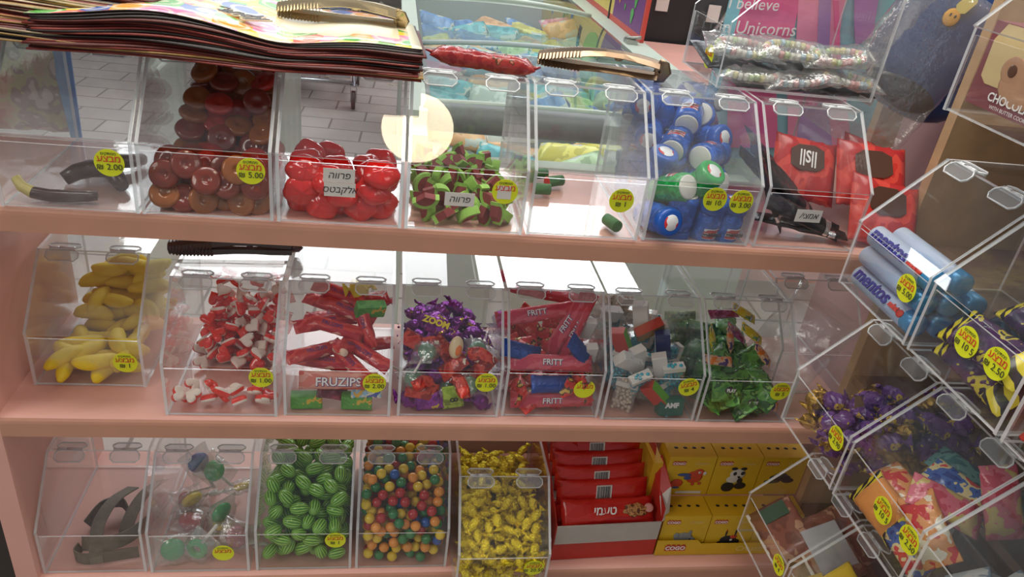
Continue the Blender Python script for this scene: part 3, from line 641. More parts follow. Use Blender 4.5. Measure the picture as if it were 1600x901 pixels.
gc = Proto(carton('green_carton', 0.050, 0.018, 0.024, [GB_, GB_])); BLK = M('black_flat', (0.02, 0.02, 0.02), 0.4)
for i, (c, l) in enumerate((((0.034, 0.022, 0.016, 0, 0, 0.05), 'small green sweet carton in the corner of the red roll bin'), ((0.115, 0.022, 0.016, 0, 0, -0.03), 'small green sweet carton beside the violet wrapper at the bin front'), ((0.13, 0.12, 0.135, .3, .1, .3), 'small green sweet carton high up beside the yellow candy'), ((0.075, 0.05, 0.035, .2, 0, .4), 'small green sweet carton under the big fruit roll'))):
    gc.new(wpos('c2', *c), l, 'green cartons', 'box')
yb = twist(0.055, 0.018, 77, 0.014).build('lemon_candy', M('lemon_sugar', (0.85, 0.68, 0.05), 0.4, bump=0.5, bscale=200), T=wpos('c2', 0.110, 0.15, 0.158, .4, 0, .35)); tag(yb, 'yellow lemon candy on top of the red roll heap', 'candy')
g = G(); g.lathe([(0.0055, -0.026), (0.006, -0.025), (0.006, 0.025), (0.0055, 0.026)], 16); tag(g.build('chalk_stick', M('chalk_candy', (0.85, 0.60, 0.45), 0.6), T=wpos('c2', 0.085, 0.045, 0.098, 1.0, 0.65, 0)), 'pale orange candy stick resting on the red rolls', 'candy')
vw = packproto('violet_sweet', 0.05, 0.022, 0.012, 8, [PRINT('dark_violet_wrap', [(0.12, 0.01, 0.04), (0.2, 0.02, 0.06), (0.4, 0.05, 0.1)], 60, 0.2)])
vw.new(wpos('c2', 0.075, 0.024, 0.03, .9, .3, .2), 'dark wine coloured wrapped sweet under the big fruit roll', None, 'candy')
yc = packproto('cartoon_sweet', 0.05, 0.02, 0.011, 9, [PRINT('cartoon_wrap', [(0.80, 0.45, 0.03), (0.3, 0.6, 0.8), (0.85, 0.8, 0.6), (0.1, 0.15, 0.5)], 80, 0.25)])
yc.new(wpos('c2', 0.13, 0.020, 0.036, 1.0, 0, .05), 'yellow and blue wrapped sweet on the green carton', None, 'candy')
# bin d2: purple twists, lollipops
PUR = M('purple_foil', (0.24, 0.03, 0.30), 0.2, 0.75, var=0.15, nscale=50, bump=0.6, bscale=180); PUR2 = PRINT('zoom_wrap', [(0.20, 0.02, 0.25), (0.34, 0.05, 0.40), (0.75, 0.62, 0.05), (0.2, 0.02, 0.25)], 55, 0.2, bump=0.5, edges=[0, 0.45, 0.63, 0.68], metal=0.5)
zs = []
for i in range(3):
    o = twist(0.058, 0.014, 90 + i, 0.015).build('purple_sweet', [PUR if i else PUR2]); zs.append(Proto(o))
zt = twist(0.070, 0.017, 95, 0.018).build('purple_sweet', [PUR2]); text('ZOOM', 0.015, YTX, zt, RT((0, 0, 0.0155)), bold=0.05); zt.matrix_world = wpos('d2', 0.062, 0.085, 0.128, .75, .1, -.4); tag(zt, 'purple twist-wrapped sweet lettered ZOOM in yellow', 'candy', 'purple wrapped sweets')
R = random.Random(6)
for i, p in enumerate(pack(60, *IN, 0.0150, lambda u, v: 0 if v < 0.07 else (0.165 if v > 0.1 else 0.11), 33, K=14)):
    q = (min(max(p[0], 0.03), BW - 0.03), p[1] if p[1] > 0.1 else p[1], p[2])
    zs[i % 3].new(BM['d2'] @ RT(q, (R.uniform(-.7, .7), R.uniform(-.5, .5), R.uniform(0, 6))), 'purple foil twist-wrapped sweet in the heap', 'purple wrapped sweets', 'candy')
RLP = PRINT('red_lolly_wrap', [(0.62, 0.03, 0.02), (0.75, 0.08, 0.05), (0.35, 0.02, 0.02), (0.8, 0.75, 0.6)], 60, 0.15, bump=0.4, edges=[0, 0.42, 0.55, 0.68])
GBALL = M('green_ball_candy', (0.03, 0.30, 0.14), 0.15, coat=0.6)
def lolly(nm, ballm, wrapm, film=True):
    t = empty('wrapped_lollipop'); t['category'] = 'lollipop'
    g = G(); g.ell((0, 0, 0), (0.0155, 0.0155, 0.0155), 18, 12); g.build('ball', ballm, t)
    g = G(); g.tube([(0.012, 0, 0), (0.052, 0, 0.0)], 0.0019, 8); g.build('stick', WHITE, t)
    w = flow(0.058, 0.042, 0.034, hash(nm) % 50 if False else len(nm) + 3, crink=0.08).build('wrapper', FILM, t)
    g = flow(0.022, 0.043, 0.026, 14, crimp=0.004); g.build('printed_band', wrapm, t, RT((-0.021, 0, 0)))
    return Proto(t)
lo = lolly('green', GBALL, RLP)
for i, c in enumerate(((0.045, 0.045, 0.10, .4, .2, -2.0), (0.13, 0.050, 0.103, .5, .1, 1.7), (0.025, 0.025, 0.060, .4, 0, 2.4), (0.120, 0.022, 0.050, .5, .3, .6), (0.085, 0.035, 0.03, .2, .1, 2.9))):
    lo.new(wpos('d2', *c), 'green ball lollipop in a red and clear wrapper, ' + ('left of the bean', 'high beside the ZOOM sweets', 'near the front corner', 'behind the price sticker', 'low under the others')[i].replace('left of the bean', 'next to the cream bean'), 'green lollipops', 'lollipop')
rp = packproto('red_sweet', 0.055, 0.028, 0.012, 12, [RLP])
for i, c in enumerate(((0.09, 0.04, 0.075, .7, -.8, 0), (0.14, 0.04, 0.075, .7, -1.0, .2), (0.03, 0.07, 0.10, .6, .4, -.3), (0.075, 0.06, 0.095, .8, .9, 0), (0.04, 0.018, 0.040, 1, .2, 0), (0.13, 0.06, 0.045, .4, 0, .5), (0.10, 0.05, 0.04, .4, .3, 1.5))):
    rp.new(wpos('d2', *c), 'flat red wrapped sweet among the lollipops', 'red wrapped sweets', 'candy')
g = G(); g.ell((0, 0, 0), (0.012, 0.009, 0.020), 18, 12); bn = g.build('cream_candy', M('cream_candy', (0.86, 0.68, 0.40), 0.35, coat=0.3)); g = G(); g.ell((0.003, -0.007, -0.002), (0.006, 0.003, 0.010), 14, 8); g.build('orange_spot', M('orange_spot', (0.85, 0.2, 0.03), 0.4), bn)
bn.matrix_world = wpos('d2', 0.093, 0.045, 0.110, -.2, .1, 0); tag(bn, 'cream and orange bean shaped candy among lollipops', 'candy')
LIM = packproto('lime_sweet', 0.046, 0.034, 0.012, 15, [PRINT('lime_wrap', [(0.30, 0.48, 0.03), (0.42, 0.60, 0.06), (0.2, 0.3, 0.03)], 50, 0.2)], '8', 0.02, BLK)
LIM.new(wpos('d2', 0.092, 0.012, 0.032, PI / 2 - .1, 1.45, 0), 'lime green wrapped sweet standing at the front of the lollipop bin', None, 'candy')
bars = G()
for i in range(9): bars.box((-0.010 + i * 0.0023, -0.005, 0), (-0.0088 + i * 0.0023 + (i % 3) * 0.0003, 0.005, 0.0003))
BARC = bars
pz = packproto('purple_sweet', 0.05, 0.03, 0.016, 19, [PUR2]); pz.new(wpos('d2', 0.055, 0.016, 0.022, 1.2, -.15, 0), 'purple and black wrapped sweet lying at the bin front', None, 'candy')
for i, c in enumerate(((0.02, 0.02, 0.02, .8, .4, .3), (0.14, 0.02, 0.02, .9, .9, .3), (0.035, 0.03, 0.04, .9, .9, .3), (0.12, 0.04, 0.02, .4, .2, 1.3), (0.06, 0.045, 0.05, .4, .2, .3))):
    zs[(i + 1) % 3].new(wpos('d2', *c), 'purple sweet at the bottom of the lollipop bin', 'purple sweets at the bottom', 'candy')
# bin e2: chew bars
CH = PRINT('chew_wrap', [(0.62, 0.04, 0.09), (0.70, 0.10, 0.14), (0.60, 0.03, 0.05), (0.80, 0.35, 0.35)], 40, 0.2, (0.3, 1, 1), bump=0.5, edges=[0, 0.42, 0.55, 0.68])
RB_ = packproto('chew_bar', 0.145, 0.028, 0.014, 23, [CH], 'FRITT', 0.014, WTX, shadow=VIO)
for c, l in (((0.083, 0.040, 0.086, .9, .02, .02), 'long red chew bar lying across the front panel top'), ((0.088, 0.016, 0.026, 1.3, -.05, 0), 'long red chew bar at the bottom front'), ((0.118, 0.10, 0.128, .75, -1.18, 0), 'long red chew bar standing steeply, the paler one'),
             ((0.130, 0.095, 0.125, .75, -1.32, .1), 'long red chew bar standing steeply with white lettering'), ((0.06, 0.11, 0.140, .7, -.15, .1), 'long red chew bar lying high in the heap'), ((0.06, 0.20, 0.165, .3, .1, .2), 'long red chew bar topmost at the back'), ((0.08, 0.17, 0.15, .3, .05, -.25), 'long red chew bar second from the top at the back')):
    RB_.new(wpos('e2', *c), l, 'long chew bars', 'candy')
RS = packproto('red_cola_sweet', 0.055, 0.034, 0.018, 24, [PRINT('red_cola', [(0.60, 0.02, 0.02), (0.70, 0.05, 0.04), (0.10, 0.05, 0.02), (0.75, 0.5, 0.1)], 70, 0.15, bump=0.5, edges=[0, 0.45, 0.58, 0.66])])
R = random.Random(9)
for i, p in enumerate(pack(34, *IN, 0.0165, lambda u, v: 0.07 if v < 0.05 else min(0.06 + (v - .03) * 0.9, 0.15), 22, K=20)):
    RS.new(BM['e2'] @ RT((min(max(p[0], 0.03), 0.14), max(p[1], 0.02), p[2]), (R.uniform(.2, 1.1), R.uniform(-.7, .7), R.uniform(-1.5, 1.5))), 'small red wrapped sweet between the long chew bars', 'small red sweets', 'candy')
BLW = M('blue_foil', (0.01, 0.06, 0.32), 0.2, 0.4, bump=0.6, bscale=120); bl = packproto('blue_sweet', 0.075, 0.03, 0.016, 26, [BLW])
for c, l in (((0.085, 0.020, 0.055, .8, .05, .1), 'blue wrapped sweet under the front chew bar'), ((0.135, 0.05, 0.10, .8, .9, .1), 'blue wrapped sweet at the side under the steep bars'), ((0.03, 0.05, 0.10, .8, .3, .1), 'blue wrapped sweet in the corner by the heap')):
    bl.new(wpos('e2', *c), l, 'blue wrapped sweets', 'candy')
wc = Proto(carton('mint_carton', 0.020, 0.014, 0.042, [WHITE, WHITE]))
for c in ((0.155, 0.10, 0.12, .3, .1, 0), (0.155, 0.06, 0.095, .4, -.1, 0), (0.152, 0.15, 0.12, .3, 0, .3)):
    wc.new(wpos('e2', *c), 'small white mint carton against the side of the chew bar bin', 'white cartons in the chew bin', 'box')
# bin f2: mint boxes
CLB = CLEAR('mint_box_plastic', (0.95, 0.97, 0.97), 0.06, 0.07, 0.06)
def tictac(nm, c):
    t = empty('mint_box'); t['category'] = 'box'
    g = G(); g.box((-0.019, -0.008, -0.030), (0.019, 0.008, 0.022)); g.build('case', CLB, t)
    g = G(); R = random.Random(5)
    for p in pack(60, -0.018, 0.018, -0.0075, 0.0075, 0.0033, lambda u, v: 0.040, 5, K=6, z0=-0.028): g.ell(p, (0.0034, 0.0034, 0.0034), 8, 5)
    b = g.build('mints', M('mint_' + nm, c, 0.3, coat=0.4), t); b['kind'] = 'stuff'
    g = G(); g.box((-0.0195, -0.0085, 0.022), (0.0195, 0.0085, 0.031)); g.build('cap', WHITE, t)
    return Proto(t)
tt = [tictac('teal', (0.02, 0.42, 0.55)), tictac('cream', (0.78, 0.62, 0.48))]
cartons = [Proto(carton('chewing_gum_carton', 0.052, 0.018, 0.026, m_)) for m_ in ([WHITE, PRINT('mint_print', [(0.8, 0.82, 0.82), (0.75, 0.78, 0.8), (0.1, 0.25, 0.3), (0.8, 0.8, 0.8)], 120, 0.4, edges=[0, .5, .6, .63])],
    [M('carton_red', (0.60, 0.05, 0.03), 0.35), M('carton_green', (0.16, 0.50, 0.04), 0.35)], [M('carton_olive', (0.30, 0.16, 0.05), 0.35, var=.3), M('carton_red2', (0.5, 0.05, 0.03), 0.35)], [M('carton_navy', (0.03, 0.05, 0.15), 0.35), WHITE])]
CN = ['white', 'red and green', 'red and olive', 'navy and white']
F2 = [(0, (0.040, 0.035, 0.100, .5, .5, .4), 'lying at the front edge'), (1, (0.035, 0.075, 0.115, .6, 1.1, .1), 'leaning on end by the bin wall'), (2, (0.085, 0.085, 0.135, .5, -.5, .1), 'tilted across the middle'), (3, (0.110, 0.07, 0.115, .4, 1.3, .2), 'standing on end with its white side up'),
      (0, (0.070, 0.10, 0.155, .6, 1.3, .2), 'topmost in the heap'), (1, (0.095, 0.020, 0.045, .7, .8, .1), 'with its green face down by the bin front'), (0, (0.03, 0.16, 0.12, .3, .2, .3), 'at the back corner'), (0, (0.06, 0.05, 0.095, .5, 1.3, .9), 'on end in the centre'), (0, (0.105, 0.045, 0.085, .4, 1.2, .2), 'upright behind the price sticker')]
for i, c, l in F2: cartons[i].new(wpos('f2', *c), CN[i] + ' gum carton ' + l, 'gum cartons', 'box')
alf = carton('chewing_gum_carton', 0.046, 0.022, 0.030, [M('carton_dark_green', (0.02, 0.13, 0.09), 0.35), M('carton_dg2', (0.03, 0.17, 0.12), 0.35)]); text('AMF', 0.013, WTX, alf, RT((0, -0.0114, 0.004)) @ XF, bold=.05); alf.matrix_world = wpos('f2', 0.128, 0.018, 0.020, -.25, 0, .05); tag(alf, 'dark green gum carton with white letters at the bin bottom', 'box')
R = random.Random(2)
for i, p in enumerate(pack(40, *IN, 0.0195, lambda u, v: 0.085 if v < 0.06 else min(0.07 + (v - .04) * 0.7, 0.125), 44, K=20)):
    k = 0 if R.random() < .45 else 1
    tt[k].new(BM['f2'] @ RT((min(max(p[0], 0.035), 0.135), max(p[1], 0.024), p[2] + .004), (R.uniform(-.6, .6), R.choice((0, PI / 2)) + R.uniform(-.4, .4), R.uniform(-.7, .7))), ('teal', 'cream')[k] + ' mints in a small clear box with a white cap', 'mint boxes', 'box')
# bin g2: green wraps
GW = PRINT('green_wrap', [(0.06, 0.22, 0.04), (0.12, 0.34, 0.06), (0.04, 0.12, 0.03), (0.25, 0.45, 0.12)], 45, 0.12, bump=0.7, edges=[0, 0.42, 0.56, 0.66])
gws = []
for i in range(3):
    o = flow(0.062, 0.044, 0.020, 50 + i, crink=0.16).build('green_sweet', GW)
    if i == 0:
        g = G(); g.ell((0, 0, 0.0105), (0.012, 0.008, 0.001), 20, 5); g.build('black_badge', BLK, o); text('PLAY', 0.008, WTX, o, RT((0, 0, 0.0125)), bold=.04)
    gws.append(Proto(o))
R = random.Random(77)
for c, l in (((0.055, 0.022, 0.055, 1.1, .1, .1), 'facing the front of the bin'), ((0.105, 0.022, 0.030, 1.2, 0, .1), 'with its dark badge at the bottom front')):
    gws[0].new(wpos('g2', *c), 'green foil wrapped sweet ' + l, 'green wrapped sweets', 'candy')
for i, p in enumerate(pack(45, *IN, 0.0175, lambda u, v: 0.080 if v < 0.07 else 0.105, 46, K=20)):
    gws[1 + i % 2].new(BM['g2'] @ RT((min(max(p[0], 0.034), 0.135), max(p[1], 0.028), p[2]), (R.uniform(-.2, 1.1), R.uniform(-.6, .6), R.uniform(-2, 2))), 'green foil wrapped sweet in the heap', 'green sweets in the heap', 'candy')
G2 = [('yellow', [(0.80, 0.62, 0.02), (0.85, 0.7, 0.1), (0.1, 0.3, 0.1), (0.6, 0.6, 0.6)], [(0.035, 0.09, 0.118, .7, 1.2, .2), (0.105, 0.13, 0.150, .6, .5, 0), (0.115, 0.10, 0.125, .6, .6, 0)]), ('violet', [(0.22, 0.03, 0.10), (0.4, 0.1, 0.25), (0.3, 0.02, 0.08)], [(0.065, 0.13, 0.148, .5, -.05, .1), (0.085, 0.10, 0.125, .5, .7, .1)]),
      ('orange', [(0.85, 0.22, 0.03), (0.8, 0.5, 0.3), (0.1, 0.05, 0.2)], [(0.125, 0.06, 0.105, .6, .8, 0), (0.07, 0.09, 0.118, .7, 1.2, 0), (0.138, 0.022, 0.030, .8, .5, 0), (0.035, 0.05, 0.098, .7, .1, 0)])]
for nm, cs, ps in G2:
    pr = packproto('fruit_candy', 0.058, 0.018, 0.010, 60, [PRINT('fc_' + nm, cs, 90, 0.25, edges=[0, .45, .58, .65][:len(cs)])])
    for i, c in enumerate(ps): pr.new(wpos('g2', *c), nm + ' wrapped candy lying on the green sweets', nm + ' candies on the green sweets', 'candy')
# a3: grey sour belts ------------------------------------------------------
BEL = M('grey_sour_belt', (0.17, 0.14, 0.10), 0.75, var=0.15, nscale=80, bump=0.3, bscale=500)
def ribbon(k, pts, wd, label, wdir=(0, 0, 1)):
    g = G(); P_ = [Vector(p) for p in pts]; Q = []
    for i in range(len(P_) - 1):
        p0 = P_[max(i - 1, 0)]; p1 = P_[i]; p2 = P_[i + 1]; p3 = P_[min(i + 2, len(P_) - 1)]
        for j in range(5):
            t = j / 5; Q.append(0.5 * ((2 * p1) + (-p0 + p2) * t + (2 * p0 - 5 * p1 + 4 * p2 - p3) * t * t + (-p0 + 3 * p1 - 3 * p2 + p3) * t ** 3))
    Q.append(P_[-1]); rs = []
    for i, q in enumerate(Q):
        t = (Q[min(i + 1, len(Q) - 1)] - Q[max(i - 1, 0)]).normalized(); w = Vector(wdir if not callable(wdir) else wdir(i / (len(Q) - 1))).normalized(); w = (w - t * w.dot(t)).normalized(); n = t.cross(w)
        rs.append([q - w * wd / 2 - n * .0012, q + w * wd / 2 - n * .0012, q + w * wd / 2 + n * .0012, q - w * wd / 2 + n * .0012])
    g.rings(rs, 0, False); tag(g.build('sour_belt', BEL, T=BM[k]), label, 'candy', 'grey sour belts')
ribbon('a3', [(0.050, 0.04, 0.022), (0.045, 0.025, 0.018), (0.065, 0.015, 0.018), (0.10, 0.02, 0.018), (0.15, 0.03, 0.018)], 0.026, 'grey sour belt curled at the front of its bin')
ribbon('a3', [(0.05, 0.05, 0.020), (0.06, 0.035, 0.035), (0.10, 0.03, 0.040), (0.13, 0.045, 0.04), (0.155, 0.08, 0.04)], 0.026, 'grey sour belt crossing over the front one', (0, 0.5, 1))
ribbon('a3', [(0.085, 0.010, 0.012), (0.080, 0.03, 0.035), (0.075, 0.07, 0.05), (0.085, 0.12, 0.055), (0.10, 0.18, 0.03)], 0.022, 'grey sour belt running from the front to the back', (1, 0, 0))
ribbon('a3', [(0.115, 0.06, 0.015), (0.12, 0.10, 0.04), (0.135, 0.15, 0.05), (0.15, 0.20, 0.03)], 0.024, 'grey sour belt arching toward the back corner', (1, 0, 0.2))
ribbon('a3', [(0.04, 0.10, 0.015), (0.06, 0.13, 0.03), (0.09, 0.14, 0.03), (0.11, 0.12, 0.015)], 0.026, 'short grey sour belt looped in the middle', (0, 0, 1))
# b3: wrapped lollipops ----------------------------------------------------
def ringpop(nm, c):
    t = empty('wrapped_lollipop'); t['category'] = 'lollipop'; m_ = M('lolly_' + nm, c, 0.2, coat=0.5)
    g = G(); g.tube([(0.0135 * math.cos(a), 0.0135 * math.sin(a), 0) for a in [2 * PI * i / 20 for i in range(20)]], 0.0065, 10, 0, closed=True, up=(0, 0, 1)); g.build('candy_ring', m_, t)
    g = G(); g.tube([(0.016, 0, 0), (0.070, 0, 0.001)], 0.0032, 10); g.build('stick', WHITE, t)
    flow(0.075, 0.052, 0.024, 5, crink=0.14).build('wrapper', FILM, t, RT((0.005, 0, 0)))
    return Proto(t)
def discpop(nm, c):
    t = empty('wrapped_lollipop'); t['category'] = 'lollipop'; m_ = M('lolly_' + nm, c, 0.2, coat=0.5)
    g = G(); g.ell((0, 0, 0), (0.021, 0.021, 0.010), 20, 10); g.build('candy_head', m_, t)
    g = G(); g.tube([(0.016, 0, 0), (0.070, 0, 0.001)], 0.0032, 10); g.build('stick', WHITE, t)
    flow(0.075, 0.056, 0.028, 6, crink=0.14).build('wrapper', FILM, t, RT((0.005, 0, 0)))
    return Proto(t)
gr, gd, yr, bd, rd = ringpop('green', (0.02, 0.42, 0.09)), discpop('green', (0.02, 0.42, 0.09)), ringpop('yellow', (0.75, 0.55, 0.02)), discpop('blue', (0.01, 0.07, 0.35)), discpop('red', (0.45, 0.02, 0.03))
for P2, px, py, v, ro, l in ((gd, 268, 858, 0.03, (1.2, 0, 0.2), 'green disc lollipop at the front of its bin beside a green ring'), (gr, 308, 857, 0.028, (1.2, -1.0, 0), 'green ring lollipop at the front of its bin'), (gd, 346, 800, 0.10, (.7, 1.7, 0), 'green disc lollipop with its stick pointing to the front'),
    (yr, 300, 780, 0.13, (.8, 2.2, 0), 'yellow ring lollipop in a clear wrapper'), (yr, 384, 758, 0.15, (.6, 2.8, 0), 'yellow ring lollipop by the bin wall near the hinge'), (gd, 335, 735, 0.19, (.7, .9, 0), 'green disc lollipop at the back beside a blue one'), (bd, 310, 722, 0.20, (.9, 1.2, 0), 'dark blue disc lollipop at the back of the bin'),
    (rd, 280, 790, 0.15, (.6, .3, .9), 'dark red lollipop in the middle of the bin'), (rd, 378, 850, 0.06, (.8, .4, 0), 'dark red lollipop at the side behind the price sticker'), (rd, 300, 838, 0.10, (.3, 0, 1.5), 'red lollipop under the yellow one'), (yr, 350, 830, 0.09, (.3, .2, 2), 'yellow ring lollipop deep in the middle')):
    p = at(px, py, y=BIN['b3'][1] + v); q = BM['b3'].inverted() @ p; q.x = min(max(q.x, 0.032), 0.138); q.z = min(max(q.z, 0.024), 0.16)
    P2.new(TR(BM['b3'] @ q) @ Euler(ro).to_matrix().to_4x4(), l, 'wrapped lollipops', 'lollipop')
# g1: black licorice packs and red bags ------------------------------------
BP = PRINT('licorice_wrap', [(0.015, 0.012, 0.012), (0.03, 0.022, 0.02), (0.01, 0.01, 0.01), (0.35, 0.33, 0.30)], 40, 0.22, (0.3, 1, 1), bump=0.6, edges=[0, .45, .6, .70])
lp = packproto('licorice_pack', 0.150, 0.028, 0.010, 70, [BP, SILV], band=(0.72, 0.82), crink=.12)
for c, l in (((0.065, 0.10, 0.085, .5, .62, 0), 'topmost of the slanting stack'), ((0.045, 0.09, 0.075, .4, .66, -.1), 'second of the slanting stack'), ((0.08, 0.085, 0.065, .5, .60, .05), 'in the middle of the slanting stack'), ((0.09, 0.035, 0.040, .9, .35, 0), 'leaning on the front panel behind the paper label'),
    ((0.10, 0.05, 0.018, .1, .05, -.3), 'lying at the bin bottom'), ((0.055, 0.13, 0.10, .4, .7, .2), 'sticking up at the back'), ((0.035, 0.06, 0.07, .5, 1.0, 0), 'standing against the bin side')):
    lp.new(wpos('g1', *c), 'black licorice pack ' + l, 'black licorice packs', 'candy')
RBG = PRINT('red_bag', [(0.62, 0.04, 0.03), (0.70, 0.07, 0.05), (0.50, 0.03, 0.03), (0.08, 0.02, 0.02)], 14, 0.25, bump=0.3, edges=[0, .42, .54, .72])
def redbag(T, label, txt):
    t = flow(0.19, 0.13, 0.035, 81, crimp=0.014, k=19, n=24, crink=.07).build('sweet_bag', RBG, T=T); tag(t, label, 'bag', 'red sweet bags')
    g = G(); g.prism([(-.05, -.022), (-.02, -.03), (.03, -.026), (.052, -.015), (.048, .02), (.02, .028), (-.03, .024), (-.052, .012)], 'z', 0, 0.001); lb = g.build('brown_badge', M('badge_brown', (0.10, 0.045, 0.03), .4), t, RT((-0.01, 0.02, 0.0195)))
    if txt: text(txt, 0.036, WTX, lb, RT((0, 0, 0.0016)), bold=0.02)
    return t
T_ = BM['g1'] @ RT((0.125, 0.13, 0.085), (.95, .15, 0)) ; redbag(T_ @ Matrix.Diagonal((.62, .8, .8, 1)), 'red sweet bag with a brown badge inside the licorice bin', '||S||')
for i, (x, y, z, rx, ry, l) in enumerate(((0.70, 0.12, 0.085, .9, .1, 'red sweet bag standing behind the rack bin of mint rolls'), (0.735, 0.17, 0.075, .8, .3, 'red sweet bag second in the row behind the mint rolls'), (0.70, 0.055, 0.045, .9, .2, 'red sweet bag with white marks lowest by the mint rolls'))):
    redbag(TR((x, y, z)) @ Euler((rx, ry, 0)).to_matrix().to_4x4() @ Matrix.Diagonal((.7, .85, .8, 1)), l, '')
# ---------------------------------------------------------------- chocolate carton and bars, lowest shelf
CRED = M('carton_board_red', (0.55, 0.03, 0.02), 0.4); CGREY = M('carton_grey', (0.52, 0.48, 0.43), 0.7)
cx = empty('chocolate_carton', TR((0.247, 0.018, Z3)) @ Matrix.Rotation(0.05, 4, 'Z'), 'open red carton of chocolate bars on the lowest shelf', 'box'); CW, CD, CH_ = 0.212, 0.235, 0.092
g = G(); g.box((0, 0, 0.001), (CW, 0.0015, 0.045)); g.build('front_panel', CRED, cx)
g = G(); g.box((0, -0.0012, 0.0452), (CW, 0.0015, CH_)); g.box((0.0, -0.0016, 0.046), (0.05, -0.0012, 0.049)); g.box((0.16, -0.0016, 0.060), (0.20, -0.0012, 0.062)); g.build('torn_grey_strip', CGREY, cx)
g = G(); g.prism([(0, 0.001), (CD, 0.001), (CD, 0.20), (0.14, 0.17), (0, CH_)], 'x', -0.0015, 0); g.build('side_panel', CRED, cx)
g = G(); g.prism([(0.001, 0.001), (CD, 0.001), (CD, 0.20), (0.10, 0.20), (0.085, 0.155), (0.001, 0.125)], 'x', CW, CW + 0.0015); g.build('side_panel', CRED, cx)
g = G(); g.add([(CW + 0.0005, 0.0, CH_), (CW + 0.018, 0.012, CH_ + 0.002), (CW + 0.019, 0.035, 0.150), (CW + 0.012, 0.09, 0.185), (CW - 0.001, 0.085, 0.155), (CW - 0.002, 0.03, 0.13),
    (CW + 0.002, 0.0, CH_), (CW + 0.0195, 0.012, CH_ + 0.002), (CW + 0.0205, 0.035, 0.150), (CW + 0.0135, 0.09, 0.185), (CW + 0.0005, 0.085, 0.155), (CW - 0.0005, 0.03, 0.13)],
    [(0, 1, 2, 5), (5, 2, 3, 4), (6, 11, 8, 7), (11, 10, 9, 8), (0, 6, 7, 1), (1, 7, 8, 2), (2, 8, 9, 3)], [1, 0, 1, 0, 0, 0, 0]); g.build('torn_flap', [CRED, M('card_white', (0.75, 0.70, 0.62), 0.6)], cx)
g = G(); g.box((0, 0.0, 0.0), (CW, CD, 0.001)); g.build('carton_base', CGREY, cx)
CBW = PRINT('choc_wrap', [(0.60, 0.02, 0.012), (0.66, 0.03, 0.02), (0.52, 0.015, 0.012)], 18, 0.16, (0.3, 1, 1), bump=0.3)
def chocbar(face):
    o = flow(0.188, 0.050, 0.020, 91 if face else 92, crimp=0.014, k=19, crink=0.04).build('chocolate_bar', CBW)
    if face:
        text('טעמי', 0.022, WTX, o, RT((-0.01, 0, 0.0150)), heb=True, bold=0.02, shear=.15)
        g = G(); g.ell((0.055, 0.0, 0.0105), (0.026, 0.013, 0.0025), 18, 6, fn=lambda d: 1 + .15 * math.sin(6 * math.atan2(d.y, d.x))); g.build('wafer_picture', PRINT('wafer', [(0.30, 0.10, 0.03), (0.6, 0.30, 0.10), (0.15, 0.05, 0.02)], 140, .4), o)
        g = G(); g.ell((0.083, 0.003, 0.0102), (0.010, 0.009, 0.002), 16, 6); g.build('badge', M('badge_cream', (0.75, .35, .3), .4), o)
    else:
        for i in range(12): pass
        g = G(); g.box((-0.016, -0.016, 0.0102), (0.016, 0.016, 0.0116)); bc = g.build('barcode_patch', WHITE, o)
        g = G(); x = -0.014; R = random.Random(1)
        while x < 0.013:
            w = R.choice((.0006, .0009, .0014)); g.box((x, -0.014, 0.0117), (x + w, 0.014, 0.0119)); x += w + R.choice((.0006, .0011))
        g.build('barcode', INK, bc)
    return Proto(o)
CM = cx.matrix_world.copy(); fa, ba_ = chocbar(True), chocbar(False)
for i, (f_, x, y, z, rx) in enumerate(((1, .108, .030, .096, .75), (0, .103, .064, .118, 1.25), (0, .100, .083, .138, 1.25), (0, .097, .102, .158, 1.25), (0, .094, .121, .178, 1.2), (1, .096, .142, .200, .7), (0, .105, .07, .06, .2), (0, .105, .06, .035, .0))):
    (fa if f_ else ba_).new(CM @ RT((x, y, z), (rx, 0, ru(-.03, .03))), 'red chocolate bar in the open carton, ' + ('frontmost with white lettering', 'second row showing a barcode', 'third row showing a barcode', 'fourth row showing a barcode', 'fifth row showing a barcode', 'highest of the lying ones with white lettering', 'buried under the barcode rows', 'at the carton bottom')[i], 'chocolate bars', 'chocolate bar')
for i, (x, y, z, ro) in enumerate(((.03, .165, .235, (.6, .0, 1.45)), (.085, .18, .25, (.6, .1, 1.75)), (.150, .17, .245, (.6, -.1, 1.95)))):
    fa.new(CM @ RT((x, y, z), ro, (.9, .9, .9)), 'red chocolate bar laid lengthwise at the back, ' + ('at the carton side panel', 'in the middle of three', 'next to the torn flap')[i], 'chocolate bars', 'chocolate bar')
# small things beside the carton
g = G(); g.box((0, 0, 0), (0.055, 0.10, 0.045)); wbx = g.build('grey_box', M('grey_card', (0.48, 0.46, 0.42), .7), T=TR((0.190, 0.03, Z3))); g = G()
for a in (0.2, 1.3, 2.2, 2.9): g.box((-0.009, -0.0006, -0.0008), (0.009, 0, 0.0008), T=RT((0.043, -0.0004, 0.022), (0, a, 0)))
g.build('pen_mark', INK, wbx); tag(wbx, 'plain grey card box with a black star mark beside the chocolate carton', 'box')
